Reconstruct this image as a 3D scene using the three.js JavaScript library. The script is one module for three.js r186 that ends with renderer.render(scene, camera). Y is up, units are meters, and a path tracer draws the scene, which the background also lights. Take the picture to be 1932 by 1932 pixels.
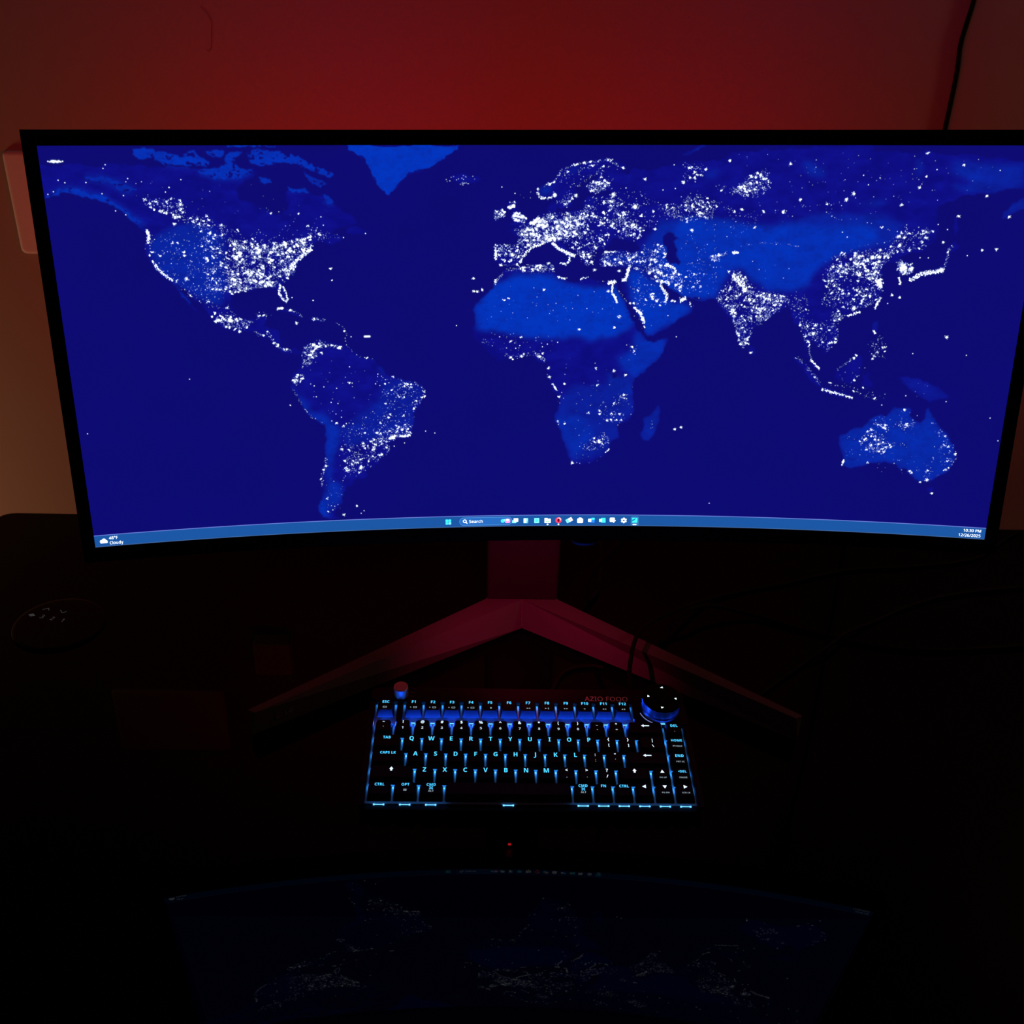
import * as THREE from 'three';
import { FontLoader } from 'three/addons/loaders/FontLoader.js';
import { TextGeometry } from 'three/addons/geometries/TextGeometry.js';
import { RoundedBoxGeometry } from 'three/addons/geometries/RoundedBoxGeometry.js';
import { mergeGeometries, mergeVertices, toCreasedNormals } from 'three/addons/utils/BufferGeometryUtils.js';
import { RectAreaLightUniformsLib } from 'three/addons/lights/RectAreaLightUniformsLib.js';

// ------------------------------------------------------------------ camera, lights, exposure
const D = 0.74;                                        // height of the desk top above the floor
const scene = new THREE.Scene();
scene.background = new THREE.Color(0x000000);
const camera = new THREE.PerspectiveCamera(52.1825, 1, 0.02, 20);
camera.position.set(-0.05898, D + 0.72092, 0.83872);
camera.rotation.set(-0.517752, -0.036796, 0.035256, 'YXZ');

RectAreaLightUniformsLib.init();
const RED_GLOW = { color: 0xff0000, intensity: 10.5 };                 // bias light strip on the back of the monitor
const LED_RED = { color: new THREE.Color().setRGB(1, 0.015, 0.11), intensity: 0.11 };               // power light under the monitor
const WARM_LEFT = { color: new THREE.Color().setRGB(1, 0.42, 0.20), intensity: 0.28 };
const WARM_RIGHT = { color: new THREE.Color().setRGB(1, 0.38, 0.26), intensity: 0.18 };
const KEY_BLUE = new THREE.Color().setRGB(0.02, 0.30, 1);
const ROW_BLUE = new THREE.Color().setRGB(0.006, 0.065, 1);
const SCREEN_BLUE = { color: new THREE.Color().setRGB(0.14, 0.18, 1), intensity: 0.10 };
const EXPOSURE = 1;

const renderer = new THREE.WebGLRenderer({ antialias: true });
renderer.toneMapping = THREE.LinearToneMapping;
renderer.toneMappingExposure = EXPOSURE;
renderer.shadowMap.enabled = true;

// ------------------------------------------------------------------ helpers
function rng(seed) { let s = seed >>> 0; return () => { s = (s + 0x6d2b79f5) | 0; let t = Math.imul(s ^ (s >>> 15), 1 | s); t = (t + Math.imul(t ^ (t >>> 7), 61 | t)) ^ t; return ((t ^ (t >>> 14)) >>> 0) / 4294967296; }; }
function hash2(x, y, s) { let h = (Math.imul(x, 374761393) + Math.imul(y, 668265263) + Math.imul(s, 2147483647)) | 0; h = Math.imul(h ^ (h >>> 13), 1274126177); return ((h ^ (h >>> 16)) >>> 0) / 4294967296; }
function noise(x, y, s) { const i = Math.floor(x), j = Math.floor(y), f = x - i, g = y - j, u = f * f * (3 - 2 * f), v = g * g * (3 - 2 * g); return (hash2(i, j, s) * (1 - u) + hash2(i + 1, j, s) * u) * (1 - v) + (hash2(i, j + 1, s) * (1 - u) + hash2(i + 1, j + 1, s) * u) * v; }
const fbm = (x, y, s) => 0.55 * noise(x, y, s) + 0.28 * noise(x * 2.1, y * 2.1, s + 7) + 0.17 * noise(x * 4.3, y * 4.3, s + 13);
const lin2srgb = (c) => (c <= 0.0031308 ? c * 12.92 : 1.055 * Math.pow(c, 1 / 2.4) - 0.055);
const srgb2lin = (c) => (c <= 0.04045 ? c / 12.92 : Math.pow((c + 0.055) / 1.055, 2.4));

const taken = new Map();
function numbered(name) { const n = taken.get(name) || 0; taken.set(name, n + 1); return n ? name + '_' + String(n).padStart(3, '0') : name; }
function shade(o) { o.traverse((m) => { if (m.isMesh) { m.castShadow = true; m.receiveShadow = true; } }); return o; }
function part(name, geometry, material, parent) { const m = new THREE.Mesh(geometry, material); m.name = name; m.castShadow = m.receiveShadow = true; parent.add(m); return m; }
function thing(name, label, category, [x, y, z] = [0, 0, 0], group) { const o = new THREE.Group(); o.name = numbered(name); o.position.set(x, y, z); o.userData = { label, category }; if (group) o.userData.group = group; scene.add(o); return o; }
function solo(name, geometry, material, label, category, group) { const m = new THREE.Mesh(geometry, material); m.name = numbered(name); m.castShadow = m.receiveShadow = true; m.userData = { label, category }; if (group) m.userData.group = group; scene.add(m); return m; }
function struct(name, geometry, material, [x, y, z], label, category) { const m = new THREE.Mesh(geometry, material); m.name = name; m.position.set(x, y, z); m.castShadow = m.receiveShadow = true; m.userData = { kind: 'structure', label, category }; scene.add(m); return m; }
const rgb = (r, g, b) => new THREE.Color().setRGB(r, g, b);
const mat = (color, roughness, extra = {}) => new THREE.MeshPhysicalMaterial({ color, roughness, ...extra });
const tube = (pts, r, seg = 48, rad = 8) => new THREE.TubeGeometry(new THREE.CatmullRomCurve3(pts.map((p) => new THREE.Vector3(...p))), seg, r, rad, false);
function dataTexture(w, h, fn, srgb) { const a = new Uint8Array(w * h * 4); for (let y = 0; y < h; y++) for (let x = 0; x < w; x++) { const v = fn(x, y), k = (y * w + x) * 4; a[k] = v[0]; a[k + 1] = v[1]; a[k + 2] = v[2]; a[k + 3] = 255; } const t = new THREE.DataTexture(a, w, h); t.magFilter = THREE.LinearFilter; t.minFilter = THREE.LinearFilter; t.wrapS = t.wrapT = THREE.RepeatWrapping; if (srgb) t.colorSpace = THREE.SRGBColorSpace; t.needsUpdate = true; return t; }
function uvMetres(g, k = 1) { g = g.index ? g.toNonIndexed() : g; const p = g.attributes.position, n = g.attributes.normal, uv = new Float32Array(p.count * 2); for (let i = 0; i < p.count; i++) { const ax = Math.abs(n.getX(i)), ay = Math.abs(n.getY(i)), az = Math.abs(n.getZ(i)); if (ay >= ax && ay >= az) { uv[2 * i] = p.getX(i) * k; uv[2 * i + 1] = p.getZ(i) * k; } else if (az >= ax) { uv[2 * i] = p.getX(i) * k; uv[2 * i + 1] = p.getY(i) * k; } else { uv[2 * i] = p.getZ(i) * k; uv[2 * i + 1] = p.getY(i) * k; } } g.setAttribute('uv', new THREE.BufferAttribute(uv, 2)); return g; }
const boldFont = await new FontLoader().loadAsync('fonts/droid/droid_sans_bold.typeface.json');
const regFont = await new FontLoader().loadAsync('fonts/droid/droid_sans_regular.typeface.json');

// tileable plaster grain: 256 px over 0.25 m
const plasterBump = dataTexture(256, 256, (x, y) => { const w = (a, b, f, s) => { const u = a / 256 * f, v = b / 256 * f; const i = Math.floor(u), j = Math.floor(v), p = u - i, q = v - j, m = (k) => ((k % f) + f) % f, e = p * p * (3 - 2 * p), d = q * q * (3 - 2 * q); return (hash2(m(i), m(j), s) * (1 - e) + hash2(m(i + 1), m(j), s) * e) * (1 - d) + (hash2(m(i), m(j + 1), s) * (1 - e) + hash2(m(i + 1), m(j + 1), s) * e) * d; }; const v = 255 * (0.5 * w(x, y, 40, 1) + 0.3 * w(x, y, 80, 2) + 0.2 * w(x, y, 16, 3)); return [v, v, v]; });

const M = {
  wall: mat(rgb(0.40, 0.33, 0.28), 0.85, { bumpMap: plasterBump, bumpScale: 0.00012 }),
  ceiling: mat(rgb(0.5, 0.48, 0.45), 0.95),
  floor: mat(rgb(0.10, 0.07, 0.05), 0.6),
  glassDesk: mat(rgb(0.0012, 0.0011, 0.0012), 0.015, { specularIntensity: 0.16 }),
  deskSteel: mat(rgb(0.02, 0.02, 0.02), 0.5, { metalness: 0.3 }),
  blackPlastic: mat(rgb(0.010, 0.010, 0.011), 0.42),
  bezel: mat(rgb(0.004, 0.004, 0.005), 0.38, { specularIntensity: 0.4 }),
  standGrey: mat(rgb(0.075, 0.07, 0.075), 0.42, { specularIntensity: 0.5 }),
  column: mat(rgb(0.022, 0.02, 0.026), 0.45, { specularIntensity: 0.4 }),
  cable: mat(rgb(0.004, 0.004, 0.004), 0.6, { specularIntensity: 0.15 }),
  whitePlate: mat(rgb(0.88, 0.84, 0.82), 0.35),
  caseBlack: mat(rgb(0.007, 0.0065, 0.007), 0.4, { specularIntensity: 0.35 }),
  plate: mat(rgb(0.52, 0.54, 0.58), 0.6),
  silver: mat(rgb(0.62, 0.60, 0.60), 0.48, { metalness: 0.85 }),
  gunmetal: mat(rgb(0.10, 0.10, 0.12), 0.35, { metalness: 0.6 }),
  glossBlack: mat(rgb(0.002, 0.002, 0.002), 0.12, { specularIntensity: 0.2 }),
  lettering: mat(rgb(0.62, 0.56, 0.54), 0.4, { metalness: 0.5 }),
};
const LAND=[[-1,35,24,38,51,35,94,40,124,35,158,36,185,36,212,41,239,43,270,41,298,45,322,47,343,54,363,57,388,56,410,45,424,51,409,63,390,75,375,89,388,99,422,121,457,139,472,132,479,89,490,86,518,93,532,100,550,100,562,97,568,108,582,122,600,137,618,144,619,158,602,164,579,169,564,178,579,180,593,183,582,194,559,201,545,194,530,197,525,205,527,216,514,217,502,230,490,241,485,255,473,266,457,281,455,288,463,304,466,319,458,320,448,307,443,292,423,288,405,287,394,293,368,296,352,301,344,316,349,338,359,354,377,360,392,358,400,345,419,344,418,355,410,370,428,378,442,383,443,402,443,417,462,426,474,420,488,432,473,434,450,431,436,421,422,401,400,393,383,381,357,380,331,374,310,360,301,345,284,325,265,306,252,287,239,276,244,295,257,310,263,325,273,332,267,334,256,319,243,304,235,283,225,272,208,261,196,246,187,231,182,213,183,192,187,171,174,162,159,145,141,124,122,110,96,103,73,96,44,90,27,89,3,100,-3,92],[598,169,617,164,639,173,640,180,623,178,601,178],[486,432,493,417,507,411,528,403,537,409,564,413,584,419,599,429,613,445,643,451,655,467,669,486,693,496,730,503,751,518,756,532,747,551,731,567,729,586,723,615,719,631,694,634,678,638,666,646,670,659,661,675,645,688,632,704,616,707,617,720,605,730,586,731,581,742,567,748,561,768,556,778,558,787,541,805,537,818,547,825,524,826,509,817,501,799,505,779,512,766,512,739,512,719,521,690,524,667,527,625,528,599,517,592,496,579,482,556,469,531,458,511,461,499,467,478,480,463,486,450],[438,338,453,332,473,340,496,351,490,354,470,344,450,337],[511,356,525,356,540,362,531,365,513,363],[609,0,844,0,810,28,767,47,731,59,704,89,693,100,671,83,656,54,646,27,625,17],[823,62,851,56,884,65,888,68,871,76,843,77,828,72],[938,256,956,259,974,252,998,248,1022,246,1043,248,1045,266,1059,274,1074,279,1089,286,1101,286,1104,278,1119,273,1134,280,1155,283,1165,286,1192,285,1186,304,1196,319,1212,346,1225,371,1232,388,1245,401,1251,410,1267,417,1288,410,1302,409,1298,426,1284,454,1266,471,1245,488,1228,509,1227,530,1232,552,1233,578,1225,594,1197,609,1201,637,1182,650,1180,667,1161,687,1136,702,1110,703,1094,703,1088,690,1078,663,1068,633,1064,620,1051,597,1051,584,1060,565,1063,552,1060,539,1047,530,1041,507,1031,495,1034,476,1037,463,1025,466,1009,460,993,444,975,449,950,453,932,458,907,447,892,431,886,422,870,406,868,391,865,388,871,373,868,348,871,336,890,316,911,298,917,283,929,271,935,259],[1289,561,1294,574,1288,607,1280,633,1271,646,1258,645,1251,627,1257,610,1256,591,1271,584,1280,574],[917,236,916,218,917,205,932,204,965,205,967,192,959,181,946,174,962,169,974,161,989,157,1009,144,1021,139,1033,138,1030,124,1036,115,1050,113,1049,121,1045,135,1062,138,1092,132,1107,130,1109,115,1115,104,1156,101,1170,99,1164,94,1126,99,1114,93,1110,82,1126,71,1137,62,1134,58,1120,62,1105,73,1088,83,1091,96,1085,107,1080,121,1059,130,1050,118,1047,107,1033,110,1015,108,1006,96,1009,87,1032,76,1050,62,1061,46,1090,37,1119,32,1148,26,1168,29,1189,37,1196,48,1183,55,1201,59,1209,48,1236,48,1239,55,1256,48,1270,43,1299,37,1327,33,1386,32,1400,27,1417,13,1446,12,1478,10,1499,11,1542,6,1612,1,1703,-1,1705,11,1753,9,1789,16,1822,11,1858,19,1891,16,1925,21,2014,32,2021,79,1999,85,1969,88,1950,94,1933,94,1889,101,1863,112,1848,129,1855,158,1853,190,1824,215,1810,215,1780,228,1813,241,1815,255,1802,263,1787,257,1781,239,1763,238,1746,251,1755,260,1743,271,1761,282,1759,297,1753,312,1740,323,1720,335,1702,343,1685,354,1671,366,1660,366,1674,393,1672,412,1662,420,1656,432,1649,440,1644,424,1632,424,1624,413,1615,405,1613,421,1615,444,1628,456,1641,473,1629,469,1614,448,1604,429,1599,394,1590,375,1574,368,1569,349,1560,330,1546,342,1528,353,1510,369,1492,380,1488,400,1484,419,1470,431,1461,416,1451,393,1442,370,1428,354,1403,322,1397,319,1363,323,1344,319,1374,321,1344,317,1325,313,1301,298,1282,283,1276,289,1292,310,1302,325,1326,322,1338,316,1341,328,1357,338,1346,355,1317,373,1287,392,1257,403,1251,398,1247,380,1227,349,1208,322,1195,304,1192,292,1196,280,1203,263,1205,251,1184,251,1148,251,1145,236,1151,222,1174,219,1180,217,1219,219,1240,219,1227,204,1200,193,1182,190,1173,190,1153,213,1130,219,1118,236,1124,248,1109,245,1100,222,1085,213,1070,204,1057,193,1061,201,1079,219,1094,227,1082,230,1079,239,1070,248,1058,242,1076,236,1070,225,1052,213,1034,198,1022,200,1010,205,995,210,977,230,965,245,944,248,929,245,919,240],[947,161,965,161,986,155,986,147,974,135,962,124,962,112,944,115,944,129,956,135,950,146,959,155],[912,149,918,132,933,129,940,135,936,149,918,153],[1311,23,1340,7,1363,-1,1354,4,1324,21],[1810,270,1826,259,1854,254,1871,247,1876,232,1879,203,1888,193,1906,199,1894,210,1885,225,1881,247,1869,258,1838,264,1818,277],[1884,140,1893,143,1895,168,1890,182,1885,161],[2023,90,2006,107,1991,121,1979,131,1979,145,1991,142,2006,128,2028,124],[1482,423,1494,427,1499,440,1490,444,1483,435],[1581,445,1605,457,1630,482,1648,505,1653,517,1637,509,1620,490,1598,463],[1649,515,1687,522,1723,535,1716,539,1681,534,1653,523],[1676,481,1682,471,1706,452,1724,438,1732,448,1730,463,1727,487,1719,503,1701,503,1681,496],[1736,483,1747,479,1754,480,1744,486,1761,502,1754,514,1745,498,1741,514,1736,502],[1815,486,1844,487,1875,494,1898,505,1927,531,1909,532,1888,541,1868,530,1848,515,1824,500],[1745,367,1756,363,1756,378,1754,391,1747,386],[1702,624,1724,611,1749,604,1763,585,1784,573,1799,576,1809,560,1815,553,1838,556,1849,558,1848,574,1872,589,1882,577,1881,557,1887,551,1896,572,1914,595,1935,614,1953,642,1960,662,1955,683,1946,700,1925,713,1908,724,1889,726,1869,712,1855,696,1844,701,1827,685,1808,682,1778,687,1756,696,1733,702,1713,698,1715,673,1702,641],[1906,739,1921,738,1919,751,1911,747]];
const SEAS=[[375,89,390,78,422,73,461,79,479,89,474,103,484,114,480,125,468,132,467,142,457,132,447,124,422,121,398,113,380,106],[1280,187,1297,178,1313,189,1304,198,1314,215,1312,230,1321,239,1319,248,1298,245,1288,233,1291,218,1281,201],[1179,490,1185,486,1192,492,1190,499,1182,500],[1282,285,1301,299,1325,313,1321,322,1305,324,1294,310,1279,292]];
const BRIGHT=[[0.9,609,0,844,0,810,28,767,47,731,59,704,89,693,100,671,83,656,54,646,27,625,17],[0.75,179,5,203,4,222,9,228,16,217,22,204,24,187,24,179,15],[0.75,218,19,243,12,272,23,283,16,301,9,311,23,327,31,323,40,298,40,271,38,240,38,220,29],[0.7,319,11,343,8,359,11,352,23,335,23],[0.7,364,16,385,11,396,9,380,23,376,33,386,44,410,47,410,54,384,64,355,68,321,57,304,50,336,43,358,37],[0.7,402,16,421,8,445,9,477,16,509,20,526,34,543,44,564,50,580,57,567,64,549,58,535,51,514,44,493,37,465,34,439,37,425,40,408,33],[0.7,423,61,441,66,451,72,436,77,426,72],[0.65,479,82,511,84,529,90,518,95,489,93],[0.5,517,51,531,62,552,69,563,79,548,86,527,72],[0.9,365,0,464,0,463,4,365,4],[0.5,554,97,565,101,575,115,568,118,557,108],[0.65,2,100,6,95,27,83,64,81,88,93,109,96,131,110,148,123,162,140,188,155,182,159,159,147,142,127,122,116,102,106,82,101,62,93,29,91],[0.5,82,60,119,63,142,68,159,76,180,85,166,88,147,87,133,73,102,68],[0.42,188,192,225,171,277,151,324,173,326,231,327,304,332,327,296,318,256,287,229,268,196,242],[0.3,284,151,345,180,342,290,297,303,290,230],[0.5,239,276,248,291,261,308,271,332,256,319,243,302],[0.9,868,348,890,316,914,292,956,271,1041,272,1101,293,1186,298,1225,377,1181,405,1135,414,1104,403,1042,407,981,404,920,391,874,389],[0.6,1232,392,1251,410,1300,410,1287,451,1266,469,1230,501,1205,479,1191,454,1222,438,1230,407],[0.35,1168,489,1228,507,1229,533,1201,539,1169,514],[0.5,1054,584,1051,597,1071,637,1097,693,1119,667,1140,630,1127,598,1092,585],[0.24,1063,546,1094,517,1125,520,1156,514,1228,530,1230,581,1197,611,1198,637,1161,683,1097,697,1071,637,1054,591],[0.35,1289,561,1294,574,1288,607,1280,633,1271,646,1258,645,1251,627,1257,610,1256,591,1271,584,1280,574],[0.5,461,512,481,534,497,566,530,574,547,597,565,604,557,642,539,687,530,727,521,720,526,687,528,602,496,579,474,540],[0.5,530,727,558,741,559,775,535,801,516,807,507,793,519,756],[0.8,505,779,515,773,516,807,528,825,509,817,501,799],[0.22,656,501,705,499,751,519,728,570,723,615,669,630,622,638,575,653,565,610,626,564,658,533],[0.5,655,464,666,480,669,489,654,470],[0.72,1312,155,1334,147,1408,151,1457,161,1520,164,1574,160,1629,167,1700,159,1730,170,1739,184,1705,206,1653,225,1629,243,1603,270,1597,292,1568,300,1524,300,1485,282,1456,253,1427,256,1417,279,1404,317,1367,321,1344,317,1302,317,1274,284,1270,209],[0.3,1519,161,1626,135,1734,141,1789,162,1759,205,1671,221],[0.82,1206,266,1233,257,1258,280,1292,313,1302,328,1339,334,1354,340,1317,373,1281,389,1254,400,1224,334],[0.4,1242,204,1275,152,1334,152,1343,310,1300,295,1251,257,1205,245,1154,245,1154,225,1234,222],[0.5,1702,624,1724,611,1749,604,1763,585,1784,573,1799,576,1809,560,1815,553,1838,556,1849,558,1848,574,1872,589,1882,577,1881,557,1887,551,1896,572,1914,595,1935,614,1953,642,1960,662,1955,683,1946,700,1925,713,1908,724,1889,726,1869,712,1855,696,1844,701,1827,685,1808,682,1778,687,1756,696,1733,702,1713,698,1715,673,1702,641],[0.55,1818,604,1880,597,1917,623,1919,664,1875,699,1845,676,1777,683,1759,688,1794,662],[0.4,1703,632,1735,615,1754,647,1718,665],[0.45,1559,34,1580,37,1614,53,1604,61,1578,54],[0.35,1797,26,1804,26,1806,60,1799,60],[0.5,1862,41,1875,50,1896,50,1925,63,1923,72,1898,63,1869,53],[0.62,1872,77,1887,82,1914,79,1932,90,1908,89,1880,86],[0.4,1949,92,1969,87,1988,81,2002,83,1969,90],[0.45,1681,117,1713,113,1745,115,1724,120,1696,120],[0.5,1355,66,1387,53,1396,53,1369,64],[0.55,1311,23,1340,7,1363,-1,1354,4,1324,21],[0.3,2023,90,2006,107,1991,121,1979,131,1979,145,1991,142,2006,128,2028,124],[0.4,843,67,867,69,856,74],[0.5,1009,90,1035,85,1038,93,1021,100],[0.45,1061,55,1090,41,1102,43,1081,54],[0.12,1815,486,1844,487,1875,494,1898,505,1927,531,1909,532,1888,541,1868,530,1848,515,1824,500],[0.3,1745,367,1756,363,1756,378,1750,380],[0.4,469,321,478,321,494,332,478,330],[0.3,1859,33,2005,36,2012,79,1936,90]];
const FIELDS=[[0.11,352,180,377,192,409,192,441,200,471,197,505,186,525,205,525,216,490,241,485,255,457,281,423,288,371,294,342,297,343,245,353,209],[0.035,312,151,356,180,338,297,294,303,297,230,297,165],[0.014,186,178,311,165,296,322,239,276,191,228],[0.042,188,101,212,101,263,112,271,137,313,144,354,163,310,169,259,147,229,136,206,125],[0.02,271,137,313,141,409,192,355,195,310,173],[0.0012,82,52,408,75,548,133,546,176,209,129],[0.022,455,167,484,161,513,168,535,165,564,176,593,183,563,198,526,194,490,182],[0.012,354,159,454,182,491,168,508,190,452,204,362,191],[0.08,301,341,316,343,355,350,388,362,357,378,321,368,300,352],[0.014,255,295,340,312,355,350,312,341,278,318],[0.05,397,343,423,342,418,355,400,351],[0.09,492,417,528,403,540,412,526,433,520,448,504,457,489,463,488,435],[0.08,461,496,476,478,490,481,471,506],[0.022,660,489,693,496,730,503,754,519,754,535,731,567,727,599,719,631,654,623,656,581,666,549,655,527],[0.07,645,616,664,613,698,608,723,608,719,631,678,638,653,642,628,648,619,641],[0.035,588,643,663,643,670,659,652,678,629,704,609,710,584,722,568,715,564,685],[0.014,566,594,608,605,580,676,558,669,558,626],[0.0016,497,432,660,486,656,581,563,594,504,544],[0.012,610,564,659,581,648,619,592,627],[0.008,524,723,571,722,556,775,541,818,516,807],[0.042,917,205,968,205,962,175,989,157,1021,139,1098,132,1115,107,1185,107,1225,152,1227,190,1159,190,1144,216,1118,239,1097,222,1070,204,1025,198,995,210,974,233,929,245],[0.11,962,172,989,158,1009,144,1033,141,1086,135,1116,141,1116,170,1099,187,1063,190,1028,190,998,210,971,204],[0.5,986,161,998,152,1009,144,1015,152,1033,149,1024,161,1036,169,1027,178,1010,167,992,175],[0.6,1022,192,1034,188,1060,190,1057,195,1040,198,1025,200],[0.8,949,146,962,135,974,141,986,148,980,158,962,155],[0.14,912,149,918,132,933,129,940,135,936,149,918,153],[0.055,1036,118,1050,113,1068,127,1091,101,1082,93,1050,110],[0.12,1111,82,1126,71,1149,71,1167,90,1126,97],[0.017,1061,51,1125,35,1168,40,1170,73,1137,62,1085,85,1050,73],[0.014,1170,101,1196,79,1274,118,1333,135,1331,152,1270,158,1232,175,1227,190,1188,187,1113,141],[0.05,1259,121,1289,124,1314,112,1337,101,1370,118,1380,140,1334,152,1293,146],[0.006,974,87,997,90,991,121,974,115],[0.07,1148,222,1240,219,1250,236,1244,248,1208,245,1148,251],[0.07,1100,219,1139,222,1130,245,1112,248],[0.1,971,251,1040,248,1040,260,980,262],[0.002,920,292,1186,298,1195,371,889,370],[0.08,1235,245,1265,236,1298,245,1323,268,1325,304,1300,286,1276,283,1251,263],[0.02,1215,266,1245,268,1283,310,1296,331,1254,340,1223,325],[0.006,1319,192,1405,192,1404,315,1337,310],[0.055,1242,204,1278,204,1288,230,1250,236],[0.02,1208,325,1230,328,1262,386,1251,395],[0.04,1214,164,1235,164,1236,193,1215,193],[0.03,1313,40,1362,37,1366,54,1344,73,1318,76],[0.1,1419,94,1436,79,1464,58,1492,51,1498,76,1485,97,1453,104],[0.03,1382,87,1403,76,1426,90,1404,94],[0.032,1331,97,1353,97,1399,118,1382,151,1334,144],[0.012,1406,122,1492,136,1491,172,1428,165],[0.0013,1399,13,1857,16,1852,109,1699,152,1445,154],[0.001,1684,16,1995,36,1936,90,1764,99],[0.042,1768,191,1789,162,1843,168,1830,208,1778,216,1753,213],[0.09,1657,225,1728,213,1771,212,1751,256,1760,278,1735,275,1675,265,1637,251],[0.04,1630,251,1735,275,1759,297,1720,335,1665,340,1634,325,1638,291],[0.13,1654,344,1680,347,1675,366,1660,366],[0.3,1783,237,1806,235,1816,248,1812,259,1791,261],[0.06,1427,260,1453,260,1474,290,1513,304,1554,311,1584,307,1556,330,1528,357,1492,380,1477,427,1461,416,1447,381,1421,343,1405,320,1433,294],[0.003,1334,147,1501,161,1504,193,1337,194],[0.02,1339,231,1373,238,1373,302,1343,302],[0.0008,1462,227,1598,225,1586,292,1492,282],[0.03,1554,311,1599,311,1610,386,1590,375,1569,349],[0.03,1604,366,1672,368,1670,430,1641,438,1618,431,1605,412],[0.03,1742,401,1763,393,1779,404,1780,443,1750,443],[0.016,1662,497,1786,525,1784,545,1683,516],[0.006,1676,481,1734,463,1723,503,1685,500],[0.06,1751,614,1773,607,1789,621,1822,644,1794,662,1775,658,1750,643],[0.05,1766,581,1796,580,1806,604,1779,597],[0.06,1826,583,1857,586,1855,602,1829,603],[0.02,1812,559,1849,558,1847,570],[0.022,1914,595,1953,642,1960,662,1949,695,1918,656,1910,624],[0.014,1868,704,1914,714,1928,705,1903,681],[0.0022,1706,624,1813,563,1896,576,1955,654,1914,714,1721,694],[0.0012,1811,488,1923,504,1920,535,1820,527],[0.006,889,394,1042,404,1043,445,895,431],[0.03,884,406,898,407,896,422,886,422],[0.04,1122,657,1144,640,1169,630,1182,647,1154,670,1126,667],[0.013,1145,556,1207,533,1230,559,1228,591,1197,611,1155,591],[0.08,1197,533,1213,533,1213,547,1198,547],[0.03,1212,420,1233,423,1231,442,1213,442],[0.0012,1040,445,1228,445,1228,597,1109,663,1063,565],[0.02,1051,594,1083,598,1080,607,1054,604],[0.006,1109,647,1141,663,1142,697,1097,697],[0.05,1590,374,1605,370,1605,412,1597,408]];
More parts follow.
